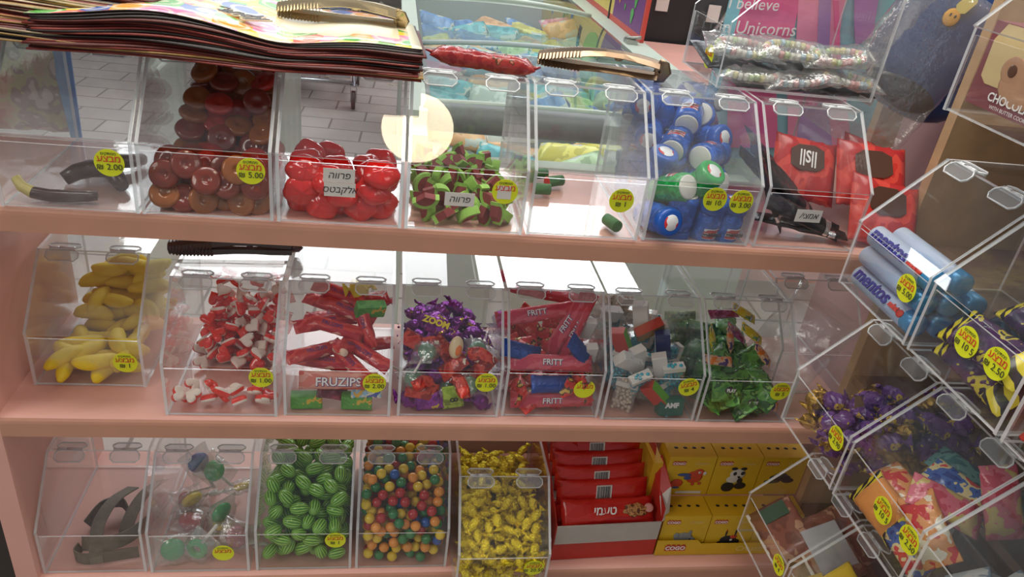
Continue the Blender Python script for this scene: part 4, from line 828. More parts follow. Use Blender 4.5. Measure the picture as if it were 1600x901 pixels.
# toy brick boxes -----------------------------------------------------------
YB = M('toy_box_yellow', (0.74, 0.46, 0.02), 0.4, var=0.04); BRK = M('brick_logo_red', (0.52, 0.06, 0.02), .4)
TB = [M('toy_red', (0.62, 0.07, 0.03), .4), M('toy_blue', (0.05, 0.10, 0.30), .4), M('toy_black', (0.02, 0.02, 0.025), .4), M('toy_white', (0.72, 0.70, 0.62), .5), M('toy_grey', (0.27, 0.28, 0.28), .5), M('toy_green', (0.04, 0.07, 0.03), .5)]
def logo(par, x, z, s, y=-0.0004):
    g = G(); g.box((x - s, y - .0004, z - s * .32), (x + s, y, z + s * .32))
    for i in range(4): g.box((x - s * .85 + i * s * .48, y - .0004, z + s * .32), (x - s * .55 + i * s * .48, y, z + s * .46))
    o = g.build('brick_logo', BRK, par); text('COGO', s * .62, WTX, o, RT((x, y - .0007, z)) @ XF, bold=.03)
BX, BY, BZ = 0.098, 0.055, 0.100
ART = {
 'parrot': [(0, 0.012, 0.006, .018, .016), (0, 0.020, 0.017, .012, .010), (3, 0.021, 0.018, .005, .004), (2, 0.022, 0.018, .0018, .002), (3, 0.0325, .016, .004, .005), (1, -0.010, 0.012, .015, .004), (1, -0.002, 0.004, .008, .005), (0, -0.022, -0.010, .013, .011), (0, -0.034, -0.018, .007, .006), (1, -0.022, -0.021, .008, .003), (0, 0.012, -0.012, .004, .004), (0, 0.026, -0.010, .004, .004)],
 'panda': [(3, 0.004, 0.014, .017, .013), (2, -0.006, 0.028, .007, .004), (2, 0.014, 0.028, .007, .004), (2, -0.002, 0.015, .004, .005), (2, 0.014, 0.016, .004, .005), (2, 0.008, 0.006, .004, .003), (3, -0.004, 0.000, .014, .010), (2, -0.010, -0.020, .014, .013), (2, 0.016, -0.017, .013, .009), (2, 0.012, -0.003, .006, .007)],
 'car': [(2, 0, 0.004, .024, .009), (5, -0.016, -0.006, .018, .005), (2, 0.018, -0.003, .014, .007), (5, 0.0, 0.012, .014, .005)],
 'rhino': [(4, 0.002, -0.002, .020, .015), (4, 0.018, -0.010, .011, .011), (4, 0.014, 0.013, .004, .006), (4, -0.014, 0.005, .006, .008), (3, 0.022, -0.012, .003, .004), (2, 0.016, -0.004, .002, .002)],
 'beetle': [(2, 0.0, -0.008, .018, .011), (2, 0.016, -0.014, .010, .008), (0, 0.010, 0.000, .008, .005), (2, -0.012, -0.016, .011, .006), (2, -0.008, 0.010, .002, .009), (0, -0.008, 0.018, .002, .002), (2, 0.012, 0.012, .002, .011), (0, 0.015, 0.022, .002, .002), (3, .006, -.008, .003, .003)]}
def toybox(x, y, z, art, label):
    t = empty('toy_box', TR((x, y, z)), label, 'toy box', 'yellow toy boxes')
    g = G(); g.box((0, 0, 0), (BX, BY, BZ)); g.build('carton', YB, t)
    logo(t, 0.022, BZ - 0.017, 0.014)
    text('Creatic', 0.010, M('gold_ink', (0.80, 0.62, 0.25), .4, var=0), t, RT((0.070, -0.0006, BZ - 0.017)) @ XF, shear=.3)
    g = G(); ms = []
    for i, (c, a, b, w, h) in enumerate(ART[art]): g.ell((BX / 2 + a, -0.0006 - i * .00012, BZ * .42 + b), (w, 0.0005, h), 10, 6, c)
    g.build('toy_picture', TB, t)
    g = G()
    for i in range(4): g.ell((0.020 + i * 0.019, BY * .5, BZ + 0.0003), (.0045, .0035, .0005), 8, 4)
    g.build('top_icons', TB[2], t)
    g = G(); g.box((0.03, -0.0007, 0.004), (0.085, -0.0003, 0.010)); g.build('warning_strip', WHITE if art == 'parrot' else YB, t)
toybox(0.473, 0.092, -0.6075, 'parrot', 'yellow toy brick box with two red parrots, upper row')
toybox(0.573, 0.092, -0.6075, 'panda', 'yellow toy brick box with a black and white panda')
toybox(0.673, 0.092, -0.6075, 'car', 'yellow toy brick box with a dark green racing car')
toybox(0.466, 0.034, -0.7085, 'rhino', 'yellow toy brick box with a grey rhino, lower row')
toybox(0.566, 0.034, -0.7085, 'beetle', 'yellow toy brick box with a black and red beetle')
toybox(0.666, 0.034, -0.7085, 'car', 'yellow toy brick box half hidden behind the biscuit bin')
g = G(); g.box((0.445, 0.10, -0.7085), (0.4655, 0.30, -0.53)); tag(g.build('toy_display_back', YB), 'tall yellow box end standing behind the chocolate carton', 'box')
t = empty('display_tray', TR((0.462, 0.026, -0.7085)), 'yellow display tray holding the toy brick boxes', 'tray')
g = G(); g.prism([(0, 0), (0.306, 0), (0.306, 0.030), (0.095, 0.030), (0.085, 0.040), (0, 0.040)], 'y', 0, 0.002); g.build('front_lip', YB, t); logo(t, 0.040, 0.020, 0.022)
text('Creatic', 0.020, M('gold_ink', (0.80, 0.62, 0.25), .4), t, RT((0.20, -0.0006, 0.016)) @ XF, shear=.3)
# ---------------------------------------------------------------- rack bins: contents
MB_ = M('mint_wrap_blue', (0.05, 0.28, 0.55), .25, .2); MW = PRINT('mint_wrap_silver', [(0.55, 0.62, 0.75), (0.50, 0.58, 0.74), (0.40, 0.52, 0.72)], 20, .25, (.3, 1, 1))
def roll(par_label, u, v, w, lettered=True, ry=0):
    t = empty('mint_roll', BM['A1'] @ RT((u, v, w), (0, 0, ry)), par_label, 'mint roll', 'mint rolls'); r = 0.0155
    g = G(); g.tube([(-.072, 0, 0), (-.070, 0, 0), (.052, 0, 0), (.0521, 0, 0), (.070, 0, 0), (.072, 0, 0)], [r * .7, r, r, r, r, r * .7], 22, [1, 0, 1, 1, 1]); g.build('wrapper', [MW, MB_], t)
    if lettered:
        o = None
        for rot in (-0.62,):
            T = Matrix.Rotation(rot, 4, 'X') @ RT((-0.022, -r - .0008, 0)) @ XF
            text('mentos', 0.027, M('mint_blue_ink', (0.03, 0.02, 0.25), .4, var=0), t, T, bold=.02, ext=.001)
            text('mint', 0.011, REDINK, t, Matrix.Rotation(-0.62, 4, 'X') @ RT((0.033, -r - .0008, -.002)) @ XF, bold=.05, ext=.001)
        g = G(); g.lathe([(.0055, -.001), (.0055, .001)], 16); g.build('red_ring', REDINK, t, Matrix.Rotation(-0.62, 4, 'X') @ RT((0.049, -r - .0002, -.003), (PI / 2, 0, 0)))
    else:
        g = G()
        for i in range(7): g.box((.030 + i * .0022, -r - .0008, -.005), (.0312 + i * .0022, -r - .0002, .006))
        g.build('barcode', INK, t)
roll('pale blue mint roll with lettering at the bottom of its bin', 0.084, 0.022, 0.0195)
roll('pale blue mint roll with a barcode, between two lettered rolls', 0.082, 0.024, 0.0510, False)
roll('pale blue mint roll with lettering, topmost at the front of its bin', 0.084, 0.024, 0.0825)
for i, (v, w, l) in enumerate(((.056, .0195, 'lowest of the second layer'), (.058, .051, 'middle of the second layer'), (.060, .083, 'top of the second layer'), (.092, .0195, 'deep in the bin'), (.094, .051, 'deep in the bin, one up'))):
    roll('pale blue mint roll, ' + l, 0.084, v, w, False)
# striped black bars
STB = bpy.data.materials.new('hazard_stripe'); STB.use_nodes = True; nt = STB.node_tree; b = nt.nodes['Principled BSDF']; b.inputs['Roughness'].default_value = .25
tc = nd(nt, 'ShaderNodeTexCoord'); wv = nd(nt, 'ShaderNodeTexWave', Scale=28.0); wv.bands_direction = 'DIAGONAL'; nt.links.new(tc.outputs['Object'], wv.inputs[0])
cr = nd(nt, 'ShaderNodeValToRGB'); cr.color_ramp.interpolation = 'CONSTANT'; cr.color_ramp.elements[0].color = (0.015, 0.012, 0.02, 1); cr.color_ramp.elements[1].color = (0.80, 0.66, 0.03, 1); cr.color_ramp.elements[1].position = .5
nt.links.new(wv.outputs[0], cr.inputs[0]); nt.links.new(cr.outputs[0], b.inputs['Base Color'])
DKP = PRINT('dark_bar_wrap', [(0.03, 0.012, 0.05), (0.06, 0.02, 0.08), (0.55, 0.45, 0.05), (0.02, 0.015, 0.03)], 45, .22, bump=.4, edges=[0, .45, .6, .68])
hb_ = flow(0.125, 0.052, 0.024, 33, k=19).build('striped_bar', [DKP, STB]);
me = hb_.data
for p in me.polygons:
    if p.center.x > 0.035 or p.center.x < -0.045: p.material_index = 1
hb_ = Proto(hb_)
for i, c in enumerate(((0.085, 0.035, 0.030, .8, .05, 0), (0.085, 0.032, 0.058, .7, -.05, .05), (0.085, 0.08, 0.03, .4, 0, .1), (0.08, 0.10, 0.08, .5, 0, -.1), (0.09, 0.15, 0.05, .3, 0, 0), (0.08, 0.16, 0.09, .4, .1, .1))):
    hb_.new(wpos('A2', *c), 'dark bar with yellow striped ends, ' + ('lowest at the bin front', 'on top at the bin front', 'second row, lower', 'second row, upper', 'back row, lower', 'back row, upper')[i], 'striped bars', 'candy')
NVY = PRINT('navy_glitter_wrap', [(0.02, 0.03, 0.08), (0.04, 0.10, 0.2), (0.55, 0.5, 0.1), (0.02, 0.02, 0.05)], 50, .15, bump=.6, edges=[0, .5, .62, .68])
nv = packproto('navy_sweet', 0.07, 0.04, 0.018, 35, [NVY])
for i, p in enumerate(pack(20, *IN, 0.02, lambda u, v: 0 if v < .09 else .15, 6, K=20)): nv.new(BM['A2'] @ RT((min(max(p[0], .04), .13), p[1], p[2]), (.4, ru(-.4, .4), ru(-1, 1))), 'dark navy wrapped sweet behind the striped bars', 'navy sweets', 'candy')
# A3
rc = packproto('red_sweet', 0.08, 0.05, 0.03, 36, [M('red_wrap', (0.70, 0.03, 0.02), .25)]); st = packproto('striped_sweet', 0.08, 0.04, 0.02, 37, [STB])
rc.new(wpos('A3', 0.045, 0.03, 0.030, .9, 0, 0), 'plain red wrapped sweet in the bin nearest the shopper', None, 'candy')
for i, c in enumerate(((0.03, 0.03, 0.065, .8, .8, 0), (0.05, 0.08, 0.05, .5, .2, .3), (0.12, 0.04, 0.03, .8, 0, 0), (0.11, 0.08, 0.06, .5, 0, .5))): st.new(wpos('A3', *c), 'yellow and black striped sweet around the plain red one', 'striped sweets', 'candy')
# B1 purple, B2 mixed, B3 pale, C
PG = PRINT('purple_gold_wrap', [(0.09, 0.03, 0.16), (0.13, 0.05, 0.22), (0.45, 0.30, 0.05), (0.05, 0.03, 0.09)], 40, .15, bump=.7, edges=[0, .45, .60, .68]); GW2 = M('bronze_foil', (0.42, 0.25, 0.05), .25, .8, bump=.7, bscale=160)
pgs = [Proto(twist(.06, .016, 120 + i, .017).build('purple_gold_sweet', PG if i else GW2)) for i in range(3)]
R = random.Random(41)
for i, p in enumerate(pack(60, *IN, 0.0165, lambda u, v: min(.07 + v * .55, .15), 8, K=12)): pgs[0 if R.random() < .22 else 1 + i % 2].new(BM['B1'] @ RT((min(max(p[0], .032), .138), min(max(p[1], .028), .24), max(p[2], .022)), (R.uniform(-.6, .6), R.uniform(-.5, .5), R.uniform(0, 6))), 'purple and gold twist-wrapped sweet under the mint rolls', 'purple and gold sweets', 'candy')
ORP = M('orange_wrap', (0.75, 0.30, 0.08), .3, bump=.5); ob = flow(0.10, 0.055, 0.03, 43, k=19).build('orange_bar', [ORP, STB])
for p in ob.data.polygons:
    if abs(p.center.x) > 0.032: p.material_index = 1
tag(ob, 'orange pack with yellow and black striped ends', 'candy'); ob.matrix_world = wpos('B2', 0.070, 0.028, 0.040, 1.0, 0, .05)
MIXS = [('blue', [(0.02, 0.05, 0.25), (0.05, 0.12, 0.4), (0.7, 0.6, 0.3), (0.6, 0.05, 0.05)]), ('pink', [(0.55, 0.06, 0.10), (0.65, 0.15, 0.2), (0.6, 0.45, 0.15)]), ('red', [(0.55, 0.03, 0.03), (0.7, 0.3, 0.1), (0.8, 0.75, 0.6)]), ('teal', [(0.04, 0.14, 0.15), (0.10, 0.24, 0.22), (0.03, .08, .1)])]
mp_ = [packproto('snack_pack', 0.095, 0.045, 0.024, 130 + i, [PRINT('snack_' + n, cs, 45, .2, bump=.4)]) for i, (n, cs) in enumerate(MIXS)]
for i, (k, c, l) in enumerate(((0, (0.125, 0.03, 0.035, .9, .1, 0), 'blue snack pack at the bin front beside the orange pack'), (2, (0.14, 0.035, 0.075, .9, .4, 0), 'red snack pack by the price stickers'), (1, (0.14, 0.12, 0.12, .4, 1.0, .2), 'long pink snack pack standing in the bin'), (1, (0.115, 0.07, 0.09, .5, .2, 1.0), 'pink snack pack lying behind the bin front'), (0, (0.09, 0.11, 0.09, .4, .1, .5), 'blue snack pack in the middle of the bin'), (3, (0.05, 0.15, 0.08, .3, .1, .5), 'teal snack pack at the dark back of the bin'), (3, (0.13, 0.18, 0.10, .3, .1, 1.5), 'teal snack pack beside the pink ones'), (2, (0.05, 0.07, 0.05, .4, .1, .2), 'red snack pack under the blue one'))):
    mp_[k].new(wpos('B2', *c), l, 'snack packs', 'snack')
PL = packproto('pale_pack', 0.10, 0.05, 0.025, 140, [PRINT('pale_print', [(0.30, 0.34, 0.36), (0.4, 0.42, 0.4), (0.15, 0.2, 0.25), (0.5, .2, .15)], 30, .3, edges=[0, .45, .58, .68])])
R = random.Random(13)
for k in ('B3', 'C2'):
    for i, p in enumerate(pack(12, *IN, 0.024, lambda u, v: .10, 5, K=14)):
        P2 = (PL if i % 3 else mp_[2]) if k == 'B3' else mp_[(0, 2, 1)[i % 3]]
        P2.new(BM[k] @ RT((min(max(p[0], .05), .12), max(p[1], .035), p[2]), (R.uniform(0, .8), R.uniform(-.3, .3), R.uniform(-.6, .6))), 'snack pack lying in the ' + ('bin below the red and yellow sweets' if k == 'B3' else 'low bin of yellow bags'), 'packs in bin ' + k.lower().replace('b3', 'of pale packs').replace('c2', 'of yellow bags'), 'snack')
yb2 = packproto('yellow_bag', 0.10, 0.085, 0.03, 150, [M('yellow_bag_film', (0.80, 0.55, 0.03), .3, bump=.3)])
for c, l in (((0.075, 0.06, 0.10, .5, .3, .4), 'glossy yellow sweet bag tilted up in its low bin'), ((0.035, 0.03, 0.035, .9, .4, 0), 'glossy yellow sweet bag at the corner of its low bin')): yb2.new(wpos('C2', *c), l, 'yellow bags', 'bag')
BRP = PRINT('biscuit_wrap', [(0.16, 0.05, 0.03), (0.24, 0.08, 0.05), (0.45, 0.25, 0.15), (0.10, 0.03, 0.02)], 22, .3, bump=.2, edges=[0, .45, .58, .68])
for i, (c, l) in enumerate((((0.065, 0.05, 0.060, .7, .1, .1), 'brown biscuit pack with a white fin at the front of its bin'), ((0.12, 0.10, 0.08, .5, .2, .1), 'brown biscuit pack with a silver back deeper in its bin'), ((0.08, 0.16, 0.06, .3, 0, .3), 'brown biscuit pack lying at the back'))):
    o = flow(0.13, 0.085, 0.03, 160 + i, k=19, n=20).build('biscuit_pack', [BRP]); o.matrix_world = wpos('C1', *c); tag(o, l, 'biscuits', 'biscuit packs')
    g = G(); g.box((-.064, -.046, -.001), (.064, -.040, .004)); g.build('seal_strip', WHITE, o)
    if i == 1: g = G(); g.box((-.035, -.03, .0165), (.05, .035, .0175)); g.build('silver_patch', M('grey_print', (0.42, .42, .42), .4), o)
    if i == 0: g = G(); g.box((-.05, -.02, .0165), (-.02, .03, .0175)); gp_ = g.build('green_patch', M('dkgreen_patch', (0.02, 0.08, 0.04), .4), o)
# chocolate box in the top rack bin
t = empty('chocolate_box', BM['T1'] @ TR((0.006, 0.012, 0.004)), 'chocolate box with a cream swirl picture standing in the top rack bin', 'box')
g = G(); g.box((0.01, 0, 0.012), (0.155, 0.10, 0.105)); g.build('carton', M('choc_maroon', (0.24, 0.06, 0.07), .4), t)
g = G(); g.prism([(0.02, 0.045), (0.03, 0.038), (0.154, 0.038), (0.154, 0.104), (0.03, 0.104), (0.018, 0.085)], 'y', -.0008, 0); g.build('cream_panel', M('cream_print', (0.66, 0.50, 0.24), .5, var=.12, nscale=14), t)
g = G(); g.ell((0.085, -.001, 0.045), (.034, .0008, .022), 18, 8); g.ell((0.065, -.0012, 0.060), (.018, .0008, .016), 16, 8); g.ell((0.12, -.001, .048), (.02, .0008, .02), 16, 8); g.build('praline_picture', M('praline', (0.50, 0.27, 0.15), .5, var=.1, nscale=60), t)
g = G(); g.ell((0.065, -.0022, 0.060), (.007, .0008, .007), 12, 6); g.prism([(0.096, .055), (.10, .055), (.112, .104), (.100, .104)], 'y', -.0024, -.0016); g.build('chocolate_pour', M('choc_dark', (0.12, 0.04, 0.02), .3), t)
text('CHOCOLATE', 0.0135, WTX, t, RT((0.085, -.0014, 0.027)) @ XF, bold=.02); text('WITH BUTTER COOKIES', 0.006, WTX, t, RT((0.085, -.0014, 0.017)) @ XF)
g = G()
for i in range(40): g.box((-.006, -.002, -.0005), (.006, .002, .0005), T=RT((ru(.02, .155), ru(.11, .24), .006), rrot()))
tag(g.build('foil_scraps', SILV, T=BM['T1']), 'loose silver foil scraps on the floor of the top rack bin', 'foil', kind='stuff')
# ---------------------------------------------------------------- candy necklaces in the sideways bin on top
NC = [M('sugar_' + n, c, .6, var=.04) for n, c in (('pink', (.80, .42, .40)), ('green', (.55, .68, .35)), ('blue', (.45, .62, .70)), ('yellow', (.80, .72, .35)), ('white', (.80, .78, .70)))]
def necklace(x, y, z, rx, ry, seed, label, a=0.045, b_=0.016):
    t = empty('candy_necklace', TR((x, y, z)) @ Euler((rx * .5, ry, 0)).to_matrix().to_4x4(), label, 'candy necklace', 'candy necklaces'); R = random.Random(seed)
    n = 30; gs = G()
    for i in range(n):
        th = 2 * PI * i / n; p = (a * math.cos(th), b_ * math.sin(th), R.uniform(-.001, .001)); q = math.atan2(b_ * math.cos(th), -a * math.sin(th))
        gs.lathe([(.0035, -.0032), (.0058, -.0028), (.0058, .0028), (.0035, .0032)], 9, R.randrange(5), T=TR(p) @ Matrix.Rotation(q, 4, 'Z') @ Matrix.Rotation(PI / 2, 4, 'Y'))
    gs.build('beads', NC, t)
    flow(2 * a + .045, 2 * b_ + .02, .020, seed, crink=.15).build('wrapper', FILM, t)
    g = G(); g.box((a + .012, -.012, -.001), (a + .016, .012, .001)); g.build('seam', WHITE, t)
for i, (x, y, z, rx, ry, l) in enumerate(((0.455, 0.20, 0.258, .9, .05, 'in its wrapper, over the sticker wall end'), (0.535, 0.195, 0.262, .9, .03, 'in its wrapper, in the middle of the top layer'), (0.620, 0.20, 0.258, .8, -.1, 'in its wrapper, at the back wall of the bin'),
    (0.470, 0.185, 0.222, .5, .0, 'in dark wrap, lower layer by the front wall'), (0.555, 0.18, 0.222, .6, -.15, 'in dark wrap, lower layer in the middle'), (0.64, 0.19, 0.226, .5, .1, 'in the corner next to the navy pouch'))):
    necklace(x, y, z, rx, ry, 7 + i, 'candy necklace ' + l)
DKF = M('dark_film', (0.03, 0.03, 0.035), .3, bump=.5)
for i, (x, z, rz) in enumerate(((0.47, 0.238, .05), (0.58, 0.240, -.08), (.53, .212, 0), (.64, .212, .1))):
    o = flow(0.14, 0.09, 0.012, 170 + i, crink=.2).build('dark_card_wrap', DKF); o.matrix_world = TR((x - .01, .225, z)) @ Euler((.25, 0, rz)).to_matrix().to_4x4(); tag(o, 'dark backing card pouch under the candy necklaces, ' + ('upper near the sticker', 'upper by the back wall', 'lowest near the sticker', 'lowest by the back wall')[i], 'pouch', 'dark card pouches')
# ---------------------------------------------------------------- tongs
BRS = M('brass_steel', (0.30, 0.21, 0.14), .28, .95, var=.15); DST = M('dark_steel', (0.12, 0.10, 0.09), .3, .8)
def tongs(p0, p1, mat, label, wd=0.022, roll=0.0):
    """serrated sweet tongs: two arms joined by a bow at the far end"""
    a, b = Vector(p0), Vector(p1); L = (b - a).length; X = (b - a).normalized(); Z = Vector((0, 0, 1)); Y = Z.cross(X).normalized(); Z = X.cross(Y)
    T = Matrix(((X.x, Y.x, Z.x, a.x), (X.y, Y.y, Z.y, a.y), (X.z, Y.z, Z.z, a.z), (0, 0, 0, 1)))
    T = T @ TR((0, 0, wd * .5 * math.sin(roll))) @ Matrix.Rotation(roll, 4, 'X')
    t = empty('serving_tongs', T, label, 'tongs')
    for s in (-1, 1):
        g = G(); top, bot = [], []; n = 13
        for i in range(n * 2 + 1):
            x = L * 0.36 * i / (n * 2); w = wd / 2 * (.75 + .25 * min(1, i / 6)); w += (0.0022 if i % 2 else -0.0010); top.append((x, w)); bot.append((x, -w))
        for x, w in ((.42, .42), (.55, .36), (.70, .36), (.82, .42), (.93, .42), (1.0, .40)): top.append((L * x, wd * w)); bot.append((L * x, -wd * w))
        m_ = len(top); zf = lambda x: s * (.0065 + .0105 * math.sin(PI * min(1, max(0, x / L)) * .85)) if s > 0 else -.0010 - 0 * x
        vs = []
        for (x, w), (x2, w2) in zip(top, bot):
            z = .006 + (0.020 * math.sin(PI * .8 * x / L) + .008 if s > 0 else 0); vs += [(x, w, z - .004), (x, w * .35, z), (x2, w2 * .35, z), (x2, w2, z - .004)]
        k = len(vs); vs += [(v[0], v[1], v[2] - .0012) for v in vs]
        fs = []
        for i in range(m_ - 1):
            for j in range(3):
                q = i * 4 + j; fs.append((q, q + 1, q + 5, q + 4)); fs.append((k + q, k + q + 4, k + q + 5, k + q + 1))
            q = i * 4; fs.append((q, q + 4, k + q + 4, k + q)); fs.append((q + 3, k + q + 3, k + q + 7, q + 7))
        fs.append((0, k, k + 3, 3)); fs.append((k - 4, k - 1, 2 * k - 1, 2 * k - 4))
        g.add(vs, fs); g.build('arm', mat, t)
    g = G(); g.tube([(L * .98, 0, .002), (L * 1.03, 0, .003), (L * 1.045, 0, .010), (L * 1.03, 0, .018), (L * .98, 0, .021)], [wd * .42] * 5, 8, flat=.12, up=(0, 1, 0)); g.build('bow', mat, t)
    g = G(); g.lathe([(.0005, 0), (.0075, .0005), (.0078, .004), (.006, .007), (.0005, .0075)], 18); g.build('rivet_boss', mat, t, RT((L * .66, 0, .022)))
tongs((0.122, 0.200, 0.202), (0.305, 0.158, 0.202), BRS, 'brass coloured serrated tongs on top of the nearly empty bin', .030, roll=.35)
tongs((-0.268, 0.19, 0.236), (-0.098, 0.175, 0.236), M('pale_brass', (0.52, 0.42, 0.26), .25, .9), 'pale brass tongs lying on the candy bag stack', .026, roll=.5)
tongs((-0.448, 0.175, Z2 + .2012), (-0.255, 0.190, Z2 + .2012), DST, 'dark steel tongs on the bin of heart gummies', .024, roll=.6)
# long wrapped red candy on top
o = flow(0.156, 0.032, 0.024, 181, crimp=.008, k=21, crink=.08).build('wrapped_candy', PRINT('long_red_wrap', [(0.26, 0.018, 0.02), (0.34, 0.035, 0.03), (0.10, 0.04, 0.02), (0.5, 0.15, .10)], 60, .15, bump=.5, edges=[0, .48, .64, .68])); g = G()
g.tube([(0, 0, 0), (.006, .002, .001), (.011, .007, .002)], [.004, .0025, .0012], 8); g.build('twisted_end', MATS['long_red_wrap'], o, RT((-.074, 0, 0), (0, 0, 2.4))); g = G(); g.tube([(0, 0, 0), (.006, .002, .001), (.011, .007, .002)], [.004, .0025, .0012], 8); g.build('twisted_end', MATS['long_red_wrap'], o, RT((.074, 0, 0)))
o.matrix_world = TR((0.030, 0.140, 0.2115)) @ Euler((0, 0.03, -.17)).to_matrix().to_4x4(); tag(o, 'long red wrapped candy lying on top of the watermelon wedge bin', 'candy')
# ---------------------------------------------------------------- printed paper bags, stacked
def bagmat():
    m = bpy.data.materials.new('candy_print'); m.use_nodes = True; nt = m.node_tree; b = nt.nodes['Principled BSDF']; b.inputs['Roughness'].default_value = .22; b.inputs['Coat Weight'].default_value = .3
    at_ = nd(nt, 'ShaderNodeTexCoord'); v = nd(nt, 'ShaderNodeTexVoronoi', Scale=24.0); nt.links.new(at_.outputs['Object'], v.inputs['Vector'])
    r = nd(nt, 'ShaderNodeValToRGB'); r.color_ramp.interpolation = 'CONSTANT'; el = r.color_ramp.elements
    cs = [(.72, .08, .05), (.80, .62, .05), (.12, .42, .08), (.80, .25, .45), (.85, .35, .05), (.05, .12, .42), (.85, .70, .45), (.75, .15, .10)]
    while len(el) < 8: el.new(.5)
    for i, c in enumerate(cs): el[i].position = i / 8; el[i].color = (*c, 1)
    sp = nd(nt, 'ShaderNodeSeparateColor'); nt.links.new(v.outputs['Color'], sp.inputs[0]); nt.links.new(sp.outputs[0], r.inputs[0])
    # swirls inside each sweet
    mu = nd(nt, 'ShaderNodeMath', operation='MULTIPLY'); nt.links.new(v.outputs['Distance'], mu.inputs[0]); mu.inputs[1].default_value = 16
    si = nd(nt, 'ShaderNodeMath', operation='SINE'); nt.links.new(mu.outputs[0], si.inputs[0]); mr = nd(nt, 'ShaderNodeMapRange'); mr.inputs['From Min'].default_value = .2; mr.inputs['From Max'].default_value = .9; mr.inputs['To Max'].default_value = .55; nt.links.new(si.outputs[0], mr.inputs['Value'])
    mx = nd(nt, 'ShaderNodeMix', data_type='RGBA'); nt.links.new(mr.outputs[0], mx.inputs[0]); nt.links.new(r.outputs[0], mx.inputs[6]); mx.inputs[7].default_value = (.85, .75, .6, 1); nt.links.new(mx.outputs[2], b.inputs['Base Color']); return m
CPR = bagmat(); CRM = M('cream_paper', (0.80, 0.74, 0.52), .25, coat=.3, var=.05, nscale=12); PEDG = [M('bag_edge_' + n, c, .5, var=.3, nscale=50) for n, c in (('maroon', (.10, .015, .01)), ('black', (.02, .012, .01)), ('ochre', (.42, .25, .08)), ('wine', (.22, .03, .02)), ('cream', (.60, .48, .30)))]
def bagsheet(C4, z, wave, seed, mats, top=False, th=.0021, droop=0.0):
    """one limp paper bag: a wavy sheet over the quad C4 (near-left, near-right, far-right, far-left)"""
    R = random.Random(seed); nu, nv = 34, 8; g = G(); a, b, c, d = [Vector(p) for p in C4]; vs = []; j1, j2 = R.uniform(-.006, .006), R.uniform(-.004, .004)
    for s in (0, 1):
        for i in range(nu + 1):
            for j in range(nv + 1):
                u, v = i / nu, j / nv; p = (a * (1 - u) + b * u) * (1 - v) + (d * (1 - u) + c * u) * v
                w = wave(u, v); vs.append((p.x + j1, p.y + j2 + .004 * math.sin(u * 9 + seed), z + w - droop * max(0, u - .8) ** 2 + (th if s else 0)))
    N = (nu + 1) * (nv + 1); fs = []; ms = []
    for i in range(nu):
        for j in range(nv):
            q = i * (nv + 1) + j; fs.append((N + q, N + q + nv + 1, N + q + nv + 2, N + q + 1)); u, v = (i + .5) / nu, (j + .5) / nv
            cream = top and (.60 < u < .93 and .22 < v < .80 or u > .97); ms.append(1 if cream else 0)
            fs.append((q, q + 1, q + nv + 2, q + nv + 1)); ms.append(0)
    for i in range(nu):
        q = i * (nv + 1); fs.append((q, q + nv + 1, N + q + nv + 1, N + q)); ms.append(2); q += nv; fs.append((q, N + q, N + q + nv + 1, q + nv + 1)); ms.append(0)
    for j in range(nv):
        fs.append((j, N + j, N + j + 1, j + 1)); ms.append(0); q = nu * (nv + 1) + j; fs.append((q, q + 1, N + q + 1, N + q)); ms.append(2)
    g.add(vs, fs, ms, True); return g
R = random.Random(19)
def wv1(f): return lambda u, v: f * (.018 * math.exp(-((u - .30) / .20) ** 2) - .007 * math.exp(-((u - .62) / .1) ** 2) + .003 * math.exp(-((u - .85) / .1) ** 2))
NB = 19
for i in range(NB):
    f = .15 + .85 * i / NB; z = .2012 + i * .0020; e = PEDG[R.choice((0, 0, 1, 1, 3, 3, 2))]
    C4 = [(-.54 + ru(-.006, .006), .012 + i * .0011, 0), (-.068 + ru(-.006, .004) + i * .0003, .020 + i * .0011, 0), (-.070, .205, 0), (-.50, .46, 0)]
    top = i == NB - 1
    o = bagsheet(C4, z, wv1(f), i, None, top).build('paper_bag', [CPR if top else e, CRM if top else e, e], None)
    for _ in (0,):
        pass
    tag(o, 'printed candy bag on top of its stack, with a cream blank patch' if top else 'printed paper bag in the stack under the topmost one', 'paper bag', 'stacked printed bags')
    if top:
        sq = text('Candy', 0.036, M('cream_ink', (0.85, .72, .55), .4, var=0), o, RT((-.315, .115, z + .0115), (0, .03, -.5)), shear=.3, bold=.06, ext=.0012)
        sq = text('Candy', 0.036, INK, o, RT((-.315, .115, z + .0128), (0, .03, -.5)), shear=.3, bold=.015, ext=.0006)
for i in range(22):   # second stack, fanned
    e = PEDG[R.choice((0, 1, 1, 3, 2, 2, 4))]; z = .212 + i * .0024; sh = i * .0045
    C4 = [(-.86, -.01 + i * .0012, 0), (-.500 + .012 * math.sin(i * .5) + sh, .018 + i * .004, 0), (-.43 + sh * .9, .30 + i * .003, 0), (-.86, .40, 0)]
    o = bagsheet(C4, z, lambda u, v: .014 * math.exp(-((u - .55) / .25) ** 2) * (i / 22) + .020 * max(0, .6 - u) - .018 * max(0, u - .7), 50 + i, None).build('paper_bag', [e, e, PEDG[R.choice((2, 4, 1, 0))]])
    tag(o, 'printed paper bag in the fanned stack over the snake bin', 'paper bag', 'fanned printed bags')
